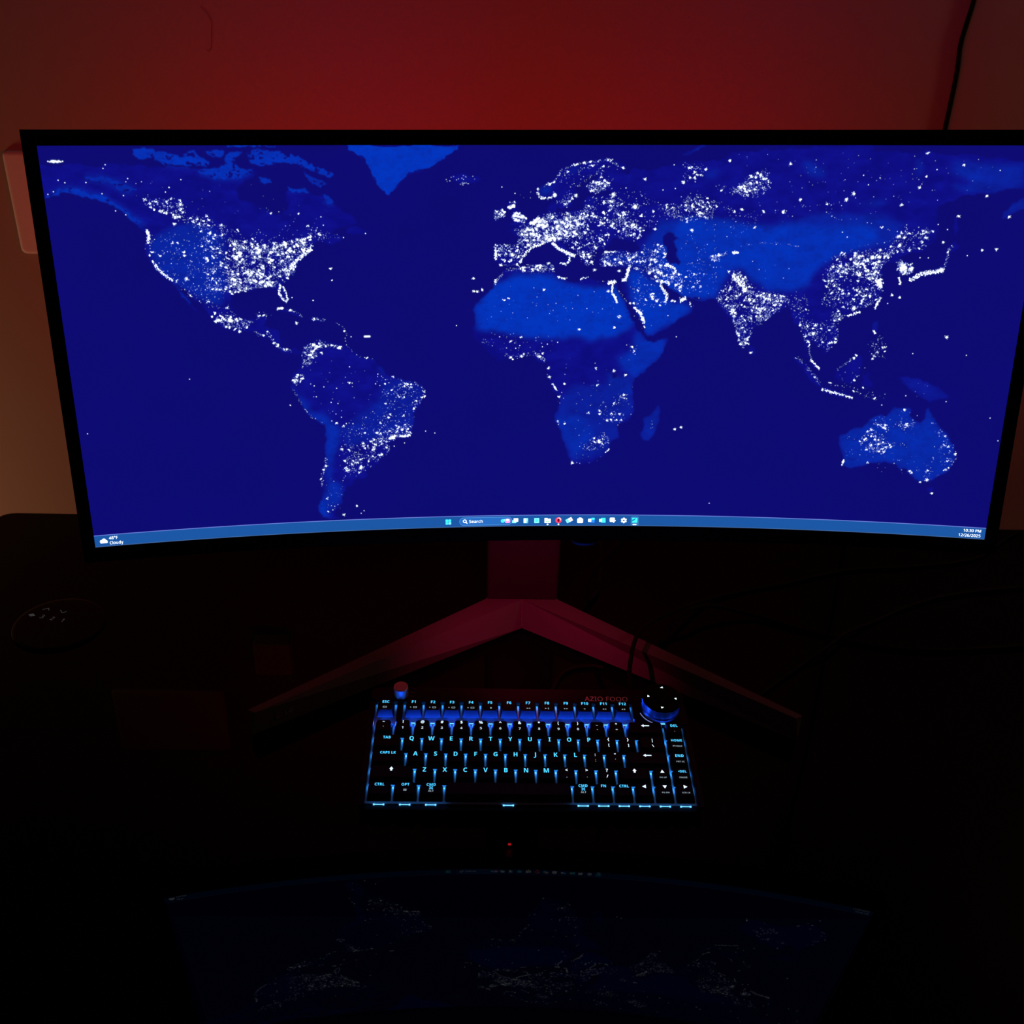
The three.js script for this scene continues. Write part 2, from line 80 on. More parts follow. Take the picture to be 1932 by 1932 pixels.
const STRIPS=[[22,0.35,523,210,502,223,488,233,476,250],[14,0.4,450,288,446,299,455,316,463,319],[10,0.4,455,285,462,302,465,317],[12,0.25,342,299,371,293,405,287,438,286],[16,0.25,429,264,455,256,482,247],[12,0.3,409,196,412,210,418,214],[12,0.2,437,203,444,214,458,216,477,219],[16,0.45,188,165,192,174,188,192],[13,0.45,193,228,203,246,221,263,229,269],[8,0.12,229,269,246,280,265,304],[18,0.13,386,381,404,393,418,384,426,401,436,417,450,425,464,426],[22,0.2,311,352,340,357,355,357],[12,0.1,190,111,209,125,230,129],[14,0.3,490,190,512,188,527,181],[12,0.16,439,336,453,333,473,340,496,352],[18,0.16,513,357,528,359,540,363],[8,0.14,563,366,573,371,583,380,587,392,583,406,584,416],[24,0.17,536,418,554,417,569,422,575,427],[10,0.06,584,416,601,435,613,445,625,446,643,451],[14,0.12,731,505,752,519,753,538,737,554,729,565],[8,0.7,693,630,715,629],[8,0.25,664,646,670,659,661,674],[18,0.12,524,674,522,700,512,719,512,746],[10,0.11,461,512,472,534,485,559,499,579,523,593],[10,0.03,729,567,725,602,721,628],[10,0.2,475,481,470,499],[8,0.012,570,506,607,500,651,486],[16,0.7,1040,201,1055,213,1073,222,1091,228],[10,0.5,1079,229,1078,239,1070,246,1058,242],[14,0.42,1025,198,1010,205,995,210,986,218,976,230,970,242],[16,0.42,917,207,917,236],[8,0.22,920,205,965,205],[8,0.22,920,245,944,248,965,245],[16,0.9,944,127,959,122],[16,0.12,947,117,959,114],[11,0.3,1009,87,1007,96,1015,107,1035,107,1044,99],[14,0.16,1021,82,1044,73,1061,48,1093,37,1125,32,1154,28,1171,37,1189,46],[14,0.08,1088,85,1108,71,1125,59,1140,54],[8,0.3,1153,220,1183,219],[18,0.6,1210,248,1206,263,1203,277,1195,282],[18,0.8,1163,286,1181,284],[9,0.9,1174,289,1173,306,1181,318,1185,330],[8,0.15,1186,298,1193,310,1208,328],[22,0.13,938,258,971,254,998,249,1022,248,1040,248,1043,263],[16,0.22,934,264,923,274,914,289],[10,0.45,1053,273,1072,277],[7,0.35,1103,280,1107,276,1122,273],[6,0.07,1131,282,1158,283],[18,0.38,1279,291,1289,304,1295,313,1290,328],[14,0.5,1279,286,1291,282,1299,289],[26,0.55,1324,323,1336,319],[12,0.17,1344,328,1355,338],[10,0.5,1302,323,1314,325],[16,0.5,1224,340,1236,349,1248,374],[12,0.6,1290,245,1310,255],[10,0.25,1383,230,1392,224,1405,228,1403,235,1386,235],[14,0.2,1251,260,1261,277,1276,283],[18,0.12,1211,251,1233,257,1239,263],[6,0.1,1179,107,1215,124],[8,0.1,1257,207,1278,205,1288,221],[20,0.02,1506,129,1532,136,1553,125,1574,121,1606,121,1635,117,1659,108,1679,96],[8,0.12,1618,132,1645,147],[10,0.02,1649,148,1703,149,1744,166,1784,176],[10,0.25,1528,130,1537,139],[20,0.22,1689,252,1712,237,1729,227],[24,0.25,1754,223,1771,214],[26,0.45,1738,275,1753,278,1751,291],[20,0.15,1638,291,1647,276,1660,291],[14,0.28,1753,312,1740,323,1723,331],[12,0.4,1689,354,1717,342],[13,0.5,1752,317,1746,336],[11,0.45,1788,267,1792,283],[24,0.42,1810,274,1834,260,1861,254,1877,252],[14,0.2,1877,252,1880,236,1883,207,1891,198],[30,0.34,1435,268,1451,279,1467,301],[36,0.14,1467,301,1513,314,1555,315],[14,0.22,1436,331,1443,358,1456,396,1469,427],[44,0.12,1475,404,1476,419],[20,0.12,1442,264,1419,301,1405,320],[20,0.25,1382,231,1399,229,1420,220],[14,0.8,1432,220,1445,220],[12,0.06,1449,205,1497,199,1537,199,1578,207],[12,0.2,1528,353,1543,336],[10,0.06,1492,380,1510,369,1528,353],[14,0.03,1764,191,1705,202,1622,240],[10,0.25,1612,408,1615,435,1624,454],[10,0.7,1620,452,1641,472],[12,0.08,1665,372,1674,387,1672,411],[10,0.5,1654,413,1672,411],[9,0.7,1747,382,1753,391],[12,0.22,1679,473,1706,450,1722,438],[9,0.13,1712,503,1727,483],[14,0.38,1651,518,1665,522,1696,529,1719,536],[24,0.09,1585,445,1605,459,1631,486,1648,509],[10,0.02,1734,534,1787,536],[8,0.8,1716,681,1713,694],[10,0.35,1938,697,1948,689],[8,0.15,1956,650,1960,666,1951,683],[8,0.05,1889,726,1915,718,1932,704],[26,0.09,1751,622,1774,621,1789,654],[26,0.08,935,444,950,450,975,447,993,443],[26,0.22,1003,441,1012,448,1028,459],[12,0.32,1045,511,1050,520,1055,530],[8,0.03,1034,470,1033,495,1041,504],[8,0.4,1168,676,1178,667],[5,0.03,1098,702,1136,700,1152,693,1161,685],[20,0.04,1275,594,1276,623],[8,0.02,1228,507,1225,530],[6,0.02,1063,543,1060,581]];
const SPOTS=[[5.5,413,210,340,357,467,199,953,225,1169,99,1044,100,1729,227,1701,336,1873,251,1748,283,1464,301,1620,393,1155,649],[7,1217,125,679,632],[4,261,115,248,140,315,173,355,270,303,225,258,267,602,703,652,672,569,422,1127,241,1262,316,1273,325,1090,101,1095,162,1341,173,1675,96,1661,108,1800,248,1093,700,1015,449,1904,721,1903,394],[3,244,154,258,218,259,211,305,230,189,171,560,251,384,192,524,695,480,366,450,334,464,493,475,481,729,565,671,585,664,656,567,684,562,656,611,644,558,816,589,795,553,594,869,303,876,304,887,300,1165,304,1189,46,1158,220,1236,68,1150,138,1171,160,1262,171,1318,76,1341,65,1328,45,1363,48,1340,54,1023,301,1134,258,1188,260,1775,118,1807,83,1893,140,1992,140,1977,206,1949,208,1942,99,1445,129,1533,136,1413,31,1539,37,1789,185,1776,183,1869,193,1778,306,1795,311,1566,109,1864,702,1957,656,1715,686,1919,753,1798,596,1799,604,1835,559,1487,438,1590,374,1342,613,1328,618,1072,512,1060,542,1037,496,1035,476,950,451,974,449,1210,492,1183,482,1103,388,1182,384,1223,428,1208,538,1171,598,1154,583,868,275,1222,330],[2.2,18,87,7,92,30,65,42,70,110,92,123,36,118,43,82,70,163,63,267,66,242,81,189,103,234,90,248,153,151,134,132,126,151,96,550,160,591,186,638,178,546,143,562,275,518,318,242,81,474,311,589,466,593,503,651,484,645,506,565,581,620,583,558,514,509,507,530,510,544,546,512,532,559,549,575,596,590,597,543,589,754,619,775,624,705,646,681,653,453,549,605,808,598,814,561,276,519,318,596,399,869,275,829,378,931,84,1296,39,1196,86,1301,87,1275,90,959,97,1660,175,1671,185,1703,78,1691,59,1725,64,1837,47,1961,48,1874,167,1854,157,1921,220,1843,226,1826,226,1771,324,1949,432,1837,432,1834,527,1921,537,1785,550,2018,570,2042,621,1418,797,1055,417,925,404,961,430,970,424,1021,427,1032,421,1320,404,1299,357,17,592,242,482,454,550]];

// ------------------------------------------------------------------ what the screen shows: a map of the world at night, 2048 x 829 pixels above the taskbar
const TW = 2048, TH = 829, LIGHT_K = 1;
function paintMap() {
  const land = new Float32Array(TW * TH), bright = new Float32Array(TW * TH), glow = new Float32Array(TW * TH);
  const rand = rng(20251226);
  function rough(c, amp) {                              // coastline: midpoint displacement of a closed outline
    let pts = []; for (let i = 0; i < c.length; i += 2) pts.push([c[i], c[i + 1]]);
    for (let it = 0; it < 4; it++) { const out = []; for (let i = 0; i < pts.length; i++) { const a = pts[i], b = pts[(i + 1) % pts.length], l = Math.hypot(b[0] - a[0], b[1] - a[1]); out.push(a); if (l > 2) { const k = Math.min(l * amp, 6); out.push([(a[0] + b[0]) / 2 + (rand() - 0.5) * k, (a[1] + b[1]) / 2 + (rand() - 0.5) * k]); } } pts = out; }
    return pts;
  }
  function fill(pts, put) {
    let y0 = 1e9, y1 = -1e9; for (const p of pts) { y0 = Math.min(y0, p[1]); y1 = Math.max(y1, p[1]); }
    for (let y = Math.max(0, Math.floor(y0)); y <= Math.min(TH - 1, Math.ceil(y1)); y++) {
      const xs = [], yy = y + 0.5;
      for (let i = 0, j = pts.length - 1; i < pts.length; j = i++) { const a = pts[i], b = pts[j]; if ((a[1] > yy) !== (b[1] > yy)) xs.push(a[0] + (yy - a[1]) / (b[1] - a[1]) * (b[0] - a[0])); }
      xs.sort((a, b) => a - b);
      for (let k = 0; k + 1 < xs.length; k += 2) for (let x = Math.max(0, Math.round(xs[k])); x < Math.min(TW, Math.round(xs[k + 1])); x++) put(y * TW + x, x, y);
    }
  }
  function blur(a, r) {
    const t = new Float32Array(a.length);
    for (let pass = 0; pass < 2; pass++) {
      for (let y = 0; y < TH; y++) { let s = 0; const o = y * TW; for (let x = -r; x <= r; x++) s += a[o + Math.min(TW - 1, Math.max(0, x))]; for (let x = 0; x < TW; x++) { t[o + x] = s / (2 * r + 1); s += a[o + Math.min(TW - 1, x + r + 1)] - a[o + Math.max(0, x - r)]; } }
      for (let x = 0; x < TW; x++) { let s = 0; for (let y = -r; y <= r; y++) s += t[Math.min(TH - 1, Math.max(0, y)) * TW + x]; for (let y = 0; y < TH; y++) { a[y * TW + x] = s / (2 * r + 1); s += t[Math.min(TH - 1, y + r + 1) * TW + x] - t[Math.max(0, y - r) * TW + x]; } }
    }
  }
  for (const c of LAND) fill(rough(c, 0.45), (k) => { land[k] = 1; });
  for (const c of SEAS) fill(rough(c, 0.4), (k) => { land[k] = 0; });
  for (const [s, ...c] of BRIGHT) fill(rough(c, 0.5), (k) => { bright[k] = Math.max(bright[k], s); });
  const onLand = land.slice(), snow = bright.slice();                          // the arctic islands and ice keep crisp edges
  blur(bright, 6);
  for (let i = 0; i < 26; i++) dot(812 + 64 * rand(), 60 + 20 * rand(), 0.8, 0.4 + rand());
  for (let y = 0; y < 150; y++) for (let x = 0; x < 900; x++) { const k = y * TW + x; if (snow[k] > 0.44) { const ice = x > 590 && y < 115 || fbm(x / 8, y / 5, 71) > 0.33; bright[k] = ice ? snow[k] : 0; if (y < 115) land[k] = ice ? 1 : 0; } else if (y < 110 && x > 440) bright[k] *= 0.25; }
  blur(land, 1);
  function dot(x, y, r, peak) {
    const R = Math.ceil(r * 2.2 + 1), xi = Math.round(x), yi = Math.round(y);
    for (let j = -R; j <= R; j++) for (let i = -R; i <= R; i++) { const X = xi + i, Y = yi + j; if (X < 0 || Y < 0 || X >= TW || Y >= TH) continue; const d = ((X - x) ** 2 + (Y - y) ** 2) / (r * r); glow[Y * TW + X] += peak * Math.exp(-d * 1.3); }
  }
  function town(x, y, dense) {                          // mostly small faint towns, a few cities
    const q = rand(); let r, p;
    if (q < 0.70) { r = 0.52 + 0.22 * rand(); p = 0.14 + 0.75 * rand() * rand(); } else if (q < 0.955) { r = 0.58 + 0.24 * rand(); p = 0.6 + 1.1 * rand(); } else { r = 0.75 + (dense ? 0.9 : 0.4) * rand(); p = 1.6 + 3.4 * rand(); }
    dot(x, y, r, p);
    if (q > 0.95) for (let i = 0; i < 3; i++) dot(x + (rand() - 0.5) * 6, y + (rand() - 0.5) * 5, 1, 1.5);
  }
  for (const [d, ...c] of FIELDS) {
    const pts = []; let a = 0; for (let i = 0; i < c.length; i += 2) pts.push([c[i], c[i + 1]]);
    for (let i = 0, j = pts.length - 1; i < pts.length; j = i++) a += pts[j][0] * pts[i][1] - pts[i][0] * pts[j][1];
    const cells = []; fill(pts, (k, x, y) => cells.push(x, y));
    const n = Math.round(Math.abs(a) / 2 * d * (d > 0.3 ? 0.9 : d > 0.03 ? 2.0 : 1.35));
    for (let i = 0; i < n && cells.length; i++) { for (let t = 0; t < 6; t++) { const k = 2 * Math.floor(rand() * cells.length / 2), sp = d > 0.3 ? 1 : 7, x = cells[k] + rand() + (rand() + rand() + rand() - 1.5) * sp, y = cells[k + 1] + rand() + (rand() + rand() + rand() - 1.5) * sp * 0.8; if (t < 5 && (0.6 * fbm(x / 17, y / 13, 5) + 0.4 * noise(x / 5, y / 4.2, 9)) < 0.34 + 0.36 * rand()) continue; if (onLand[Math.max(0, Math.min(TH - 1, Math.round(y))) * TW + Math.max(0, Math.min(TW - 1, Math.round(x)))] < 0.5 && d > 0.02 && t < 5) continue; town(x, y, d > 0.06); break; } }
  }
  for (const [w, d, ...c] of STRIPS) {
    const W = w * 0.36;
    for (let i = 0; i + 3 < c.length; i += 2) { const [x0, y0, x1, y1] = c.slice(i, i + 4), l = Math.hypot(x1 - x0, y1 - y0), n = Math.max(1, Math.round(l * Math.max(W, 2) * d * 0.85)); for (let k = 0; k < n; k++) { const t = rand(), s = (rand() + rand() - 1) * W * 0.62, x = x0 + (x1 - x0) * t - (y1 - y0) / l * s + (rand() - 0.5) * 2, y = y0 + (y1 - y0) * t + (x1 - x0) / l * s + (rand() - 0.5) * 2; if (d > 0.28) dot(x, y, 0.65 + 0.35 * rand(), 0.5 + 2.2 * rand()); else town(x, y, d > 0.1); } }
  }
  for (const [r, ...c] of SPOTS) for (let i = 0; i < c.length; i += 2) { const x = c[i], y = c[i + 1]; dot(x, y, Math.max(0.62, r * 0.4), r > 2.5 ? 6 : 2.4); if (r > 2.5) for (let k = 0; k < r * 3; k++) { const a = rand() * 6.283, q = r * (0.4 + 0.9 * rand()); dot(x + Math.cos(a) * q, y + Math.sin(a) * q * 0.85, 0.75, 1.3 * rand() + 0.3); } }
  dot(26, 29, 2, 3); for (let i = 0; i < 9; i++) dot(16 + i * 3.4, 29 + (i % 2), i > 1 && i < 7 ? 1.9 : 1.1, 2.6);
  { const [px, py] = [632, 399]; for (let i = 0; i < 5; i++) dot(px - 6 + i * 2.6, py, 1.7, 2.6); }
  const out = new Float32Array(TW * TH * 4), sea = [0.0038, 0.0034, 0.165], low = [0.0045, 0.0044, 0.25], high = [0.0005, 0.036, 0.52];
  for (let y = 0; y < TH; y++) for (let x = 0; x < TW; x++) {
    const k = y * TW + x, m = land[k], g = Math.max(0, Math.min(20, glow[k]));
    const n = fbm(x / 26, y / 16, 21), fine = noise(x / 3.1, y / 2.7, 33), ridge = 1 - Math.abs(2 * fbm(x / 13, y / 8, 57) - 1), b = Math.max(0, Math.min(1, bright[k] * (0.40 + 0.45 * n + 0.52 * ridge) + 0.05 * (fine - 0.5) + 0.10 * (n - 0.45)));
    const o = ((TH - 1 - y) * TW + x) * 4, tint = g < 1 ? [0.5 + 0.4 * g, 0.7 + 0.28 * g, 1.0] : [0.9, 0.98, 1.0], depth = 0.94 + 0.12 * fbm(x / 90, y / 60, 44);
    for (let q = 0; q < 3; q++) { const v = sea[q] * depth * (1 - m) + (low[q] * (0.72 + 0.4 * n) * (1 - b) + high[q] * b) * m + g * tint[q]; out[o + q] = v; }
    out[o + 3] = 1;
  }
  const t = new THREE.DataTexture(out, TW, TH, THREE.RGBAFormat, THREE.FloatType); t.colorSpace = THREE.LinearSRGBColorSpace; t.magFilter = THREE.LinearFilter; t.minFilter = THREE.LinearFilter; t.needsUpdate = true;
  return t;
}
const BAR_K = 2, BW = 4096, BH = 58;                     // taskbar: 4096 x 58 pixels in two halves; one map pixel is two here
function paintTaskbar(half) {
  const cv = document.createElement('canvas'); cv.width = 2048; cv.height = BH;
  const g = cv.getContext('2d'); g.translate(-2048 * half, 0);
  const col = (r, gg, b, k = 1) => { const e = (v) => Math.round(255 * Math.min(1, lin2srgb(srgb2lin(v / 255) * k / BAR_K))); return `rgb(${e(r)},${e(gg)},${e(b)})`; };
  const box = (x, y, w, h, c, r = 3) => { g.fillStyle = c; g.beginPath(); g.moveTo(x + r, y); g.arcTo(x + w, y, x + w, y + h, r); g.arcTo(x + w, y + h, x, y + h, r); g.arcTo(x, y + h, x, y, r); g.arcTo(x, y, x + w, y, r); g.fill(); };
  const disc = (x, y, r, c) => { g.fillStyle = c; g.beginPath(); g.arc(x, y, r, 0, 6.2832); g.fill(); };
  g.fillStyle = col(28, 88, 165); g.fillRect(0, 0, BW, BH);
  g.fillStyle = col(112, 130, 222); g.fillRect(0, 0, BW, 3.5);
  g.fillStyle = col(70, 105, 160); g.fillRect(0, BH - 3, BW, 3);
  const white = col(255, 255, 255, 1.9), cyan = col(60, 235, 255, 1.7), sky = col(120, 225, 255, 1.6);
  const cy = 30, ix = [802, 961, 986, 1012, 1038, 1064, 1089.5, 1115.5, 1142, 1168, 1193, 1219.5, 1245].map((v) => v * 2);
  // start button: four panes
  for (const [a, b] of [[-13, -13], [1, -13], [-13, 1], [1, 1]]) box(ix[0] + a, cy + b, 12, 12, a + b < 0 ? cyan : sky, 1);
  // search field
  box(1656, 9, 252, 42, col(80, 150, 225), 21); box(1659, 12, 246, 36, col(42, 112, 200), 18);
  g.strokeStyle = white; g.lineWidth = 4; g.beginPath(); g.arc(1682, cy - 2, 7, 0, 6.2832); g.stroke(); g.beginPath(); g.moveTo(1687, cy + 3); g.lineTo(1694, cy + 10); g.stroke();
  g.fillStyle = white; g.textBaseline = 'middle'; g.textAlign = 'left'; g.font = '22px sans-serif'; g.fillText('Search', 1702, cy + 1);
  disc(1862, cy, 9, cyan); disc(1870, cy - 4, 6, sky); box(1873, cy - 11, 25, 22, col(245, 150, 225, 1.5), 7); disc(1885, cy - 5, 6, white);
  // task view, panel, note, folder
  box(ix[1] - 15, cy - 3, 20, 15, sky, 2); box(ix[1] - 8, cy - 13, 22, 18, white, 2);
  box(ix[2] - 11, cy - 13, 22, 26, sky, 2); box(ix[2] - 9, cy - 11, 11, 22, white, 1); box(ix[2] + 6, cy + 4, 3, 7, col(20, 60, 90), 0.5);
  box(ix[3] - 12, cy - 13, 24, 26, sky, 2); disc(ix[3], cy, 7, cyan);
  box(ix[4] - 15, cy - 13, 15, 10, white, 2); box(ix[4] - 15, cy - 9, 30, 22, white, 2); box(ix[4] - 9, cy + 2, 18, 8, col(170, 255, 190, 1.3), 2); disc(ix[4], cy + 20, 4, white);
  // red ring
  disc(ix[5], cy - 1, 15, col(255, 60, 95, 1.5)); disc(ix[5] + 3, cy - 6, 9, col(255, 190, 205, 1.4)); g.fillStyle = col(120, 0, 30); g.beginPath(); g.ellipse(ix[5], cy - 1, 6, 9, 0, 0, 6.2832); g.fill(); disc(ix[5], cy + 20, 4, white);
  // folded ribbon
  g.save(); g.translate(ix[6], cy - 1); g.rotate(-0.5); g.lineWidth = 8; g.strokeStyle = sky; g.strokeRect(-12, -6, 10, 12); g.strokeStyle = col(255, 225, 215, 1.6); g.strokeRect(2, -6, 10, 12); g.restore();
  // bag
  box(ix[7] - 14, cy - 10, 28, 24, white, 5); box(ix[7] - 7, cy - 14, 14, 6, white, 3);
  // two squares with side tabs
  box(ix[8] - 5, cy - 13, 21, 25, col(40, 130, 255, 1.4), 2); box(ix[8] + 2, cy - 13, 14, 10, cyan, 1); box(ix[8] - 15, cy - 8, 15, 16, white, 2);
  box(ix[9] - 5, cy - 13, 21, 25, col(60, 225, 215, 1.4), 2); box(ix[9] + 4, cy - 2, 12, 14, cyan, 1); box(ix[9] - 15, cy - 8, 15, 16, col(190, 255, 240, 1.5), 2);
  // speech card
  box(ix[10] - 14, cy - 14, 24, 22, white, 4); box(ix[10] - 6, cy - 2, 20, 6, white, 2); box(ix[10] + 2, cy - 4, 6, 16, white, 2);
  // gear
  g.save(); g.translate(ix[11], cy); for (let k = 0; k < 6; k++) { g.rotate(Math.PI / 3); box(-4, -14, 8, 28, white, 2); } g.restore(); disc(ix[11], cy, 10, white); disc(ix[11], cy, 4.5, col(28, 88, 165));
  // active app
  box(ix[12] - 18, 9, 38, 46, col(58, 128, 190), 5); box(ix[12] - 12, cy - 14, 25, 25, cyan, 2); g.fillStyle = col(20, 150, 200); g.beginPath(); g.moveTo(ix[12] - 12, cy - 4); g.lineTo(ix[12] + 8, cy - 14); g.lineTo(ix[12] + 2, cy - 2); g.lineTo(ix[12] - 12, cy + 6); g.fill(); box(ix[12] - 9, cy + 18, 19, 5, white, 2.5);
  // weather and clock
  disc(30, cy + 2, 8, white); disc(40, cy - 3, 9, white); disc(48, cy + 3, 7, white); box(23, cy + 2, 32, 9, white, 4);
  g.fillStyle = white; g.font = '19px sans-serif'; g.fillText('48°F', 62, 18); g.fillText('Cloudy', 62, 42);
  g.textAlign = 'right'; g.fillText('10:30 PM', 4078, 18); g.fillText('12/26/2025', 4078, 42);
  const t = new THREE.CanvasTexture(cv); t.colorSpace = THREE.SRGBColorSpace; t.magFilter = THREE.LinearFilter; return t;
}

// ------------------------------------------------------------------ the room
{
  const slab = (w, h, d, k = 4) => uvMetres(new THREE.BoxGeometry(w, h, d), k);
  struct('floor', slab(4.4, 0.1, 3.9), M.floor, [0, -0.05, 1.4], 'dark floor under the desk', 'floor');
  struct('wall_back', slab(4.2, 2.5, 0.1), M.wall, [0, 1.25, -0.5], 'beige painted wall washed in red light behind the monitor', 'wall');
  struct('wall_left', slab(0.1, 2.5, 3.7), M.wall, [-2.15, 1.25, 1.4], 'painted side wall beyond the left end of the desk', 'wall');
  struct('wall_right', slab(0.1, 2.5, 3.7), M.wall, [2.15, 1.25, 1.4], 'painted side wall beyond the right end of the desk', 'wall');
  struct('wall_front', slab(4.2, 2.5, 0.1), M.wall, [0, 1.25, 3.3], 'painted wall facing the monitor across the room', 'wall');
  struct('ceiling', slab(4.4, 0.1, 3.9), M.ceiling, [0, 2.55, 1.4], 'pale ceiling of the dark room', 'ceiling');
}
function globeLamp(x, y, z, r, light, label) {
  const t = thing('globe_lamp', label, 'lamp', [x, 0, z]);
  const glass = mat(rgb(0.9, 0.85, 0.75), 0.5, { emissive: light.color.clone(), emissiveIntensity: 3 });
  part('base', new THREE.LatheGeometry([[0, 0], [0.12, 0], [0.12, 0.012], [0.03, 0.022], [0.012, 0.05], [0, 0.05]].map((p) => new THREE.Vector2(...p)), 32), M.deskSteel, t);
  const pole = part('pole', new THREE.CylinderGeometry(0.01, 0.01, y - r - 0.04, 16), M.deskSteel, t); pole.position.y = 0.04 + (y - r - 0.04) / 2;
  const s = part('globe', new THREE.SphereGeometry(r, 32, 20), glass, t); s.position.y = y;
  const p = new THREE.PointLight(light.color, light.intensity); p.position.set(0, y, 0); p.castShadow = true; p.shadow.radius = r * 0.9 / 0.02; p.name = 'globe_glow'; t.add(p);
}
globeLamp(-1.22, 0.62, -0.20, 0.09, WARM_LEFT, 'low warm globe lamp standing past the left end of the desk');
globeLamp(1.32, 1.50, -0.24, 0.07, WARM_RIGHT, 'tall warm globe lamp standing past the right end of the desk');

// ------------------------------------------------------------------ desk
{
  const t = thing('desk', 'black glass-topped desk with rounded corners under the monitor', 'desk', [0, 0, 0]);
  const x0 = -0.705, x1 = 0.76, z0 = -0.402, z1 = 0.42, r = 0.025, s = new THREE.Shape();
  s.moveTo(x0 + r, -z1); s.lineTo(x1 - r, -z1); s.quadraticCurveTo(x1, -z1, x1, -z1 + r); s.lineTo(x1, -z0 - r); s.quadraticCurveTo(x1, -z0, x1 - r, -z0); s.lineTo(x0 + r, -z0); s.quadraticCurveTo(x0, -z0, x0, -z0 - r); s.lineTo(x0, -z1 + r); s.quadraticCurveTo(x0, -z1, x0 + r, -z1);
  const g = new THREE.ExtrudeGeometry(s, { depth: 0.016, bevelEnabled: true, bevelThickness: 0.002, bevelSize: 0.002, bevelSegments: 2, bevelOffset: -0.002, curveSegments: 10 }); g.rotateX(-Math.PI / 2); g.translate(0, D - 0.018, 0);
  part('glass_top', g, M.glassDesk, t);
  for (const x of [-0.55, 0.6]) {
    const leg = part('leg', new RoundedBoxGeometry(0.07, D - 0.078, 0.10, 2, 0.006), M.deskSteel, t); leg.position.set(x, (D - 0.078) / 2 + 0.028, 0);
    const foot = part('foot', new RoundedBoxGeometry(0.08, 0.028, 0.66, 2, 0.006), M.deskSteel, t); foot.position.set(x, 0.014, 0);
  }
  const beam = part('crossbeam', new RoundedBoxGeometry(1.22, 0.03, 0.3, 2, 0.004), M.deskSteel, t); beam.position.set(0.025, D - 0.035, 0);
}

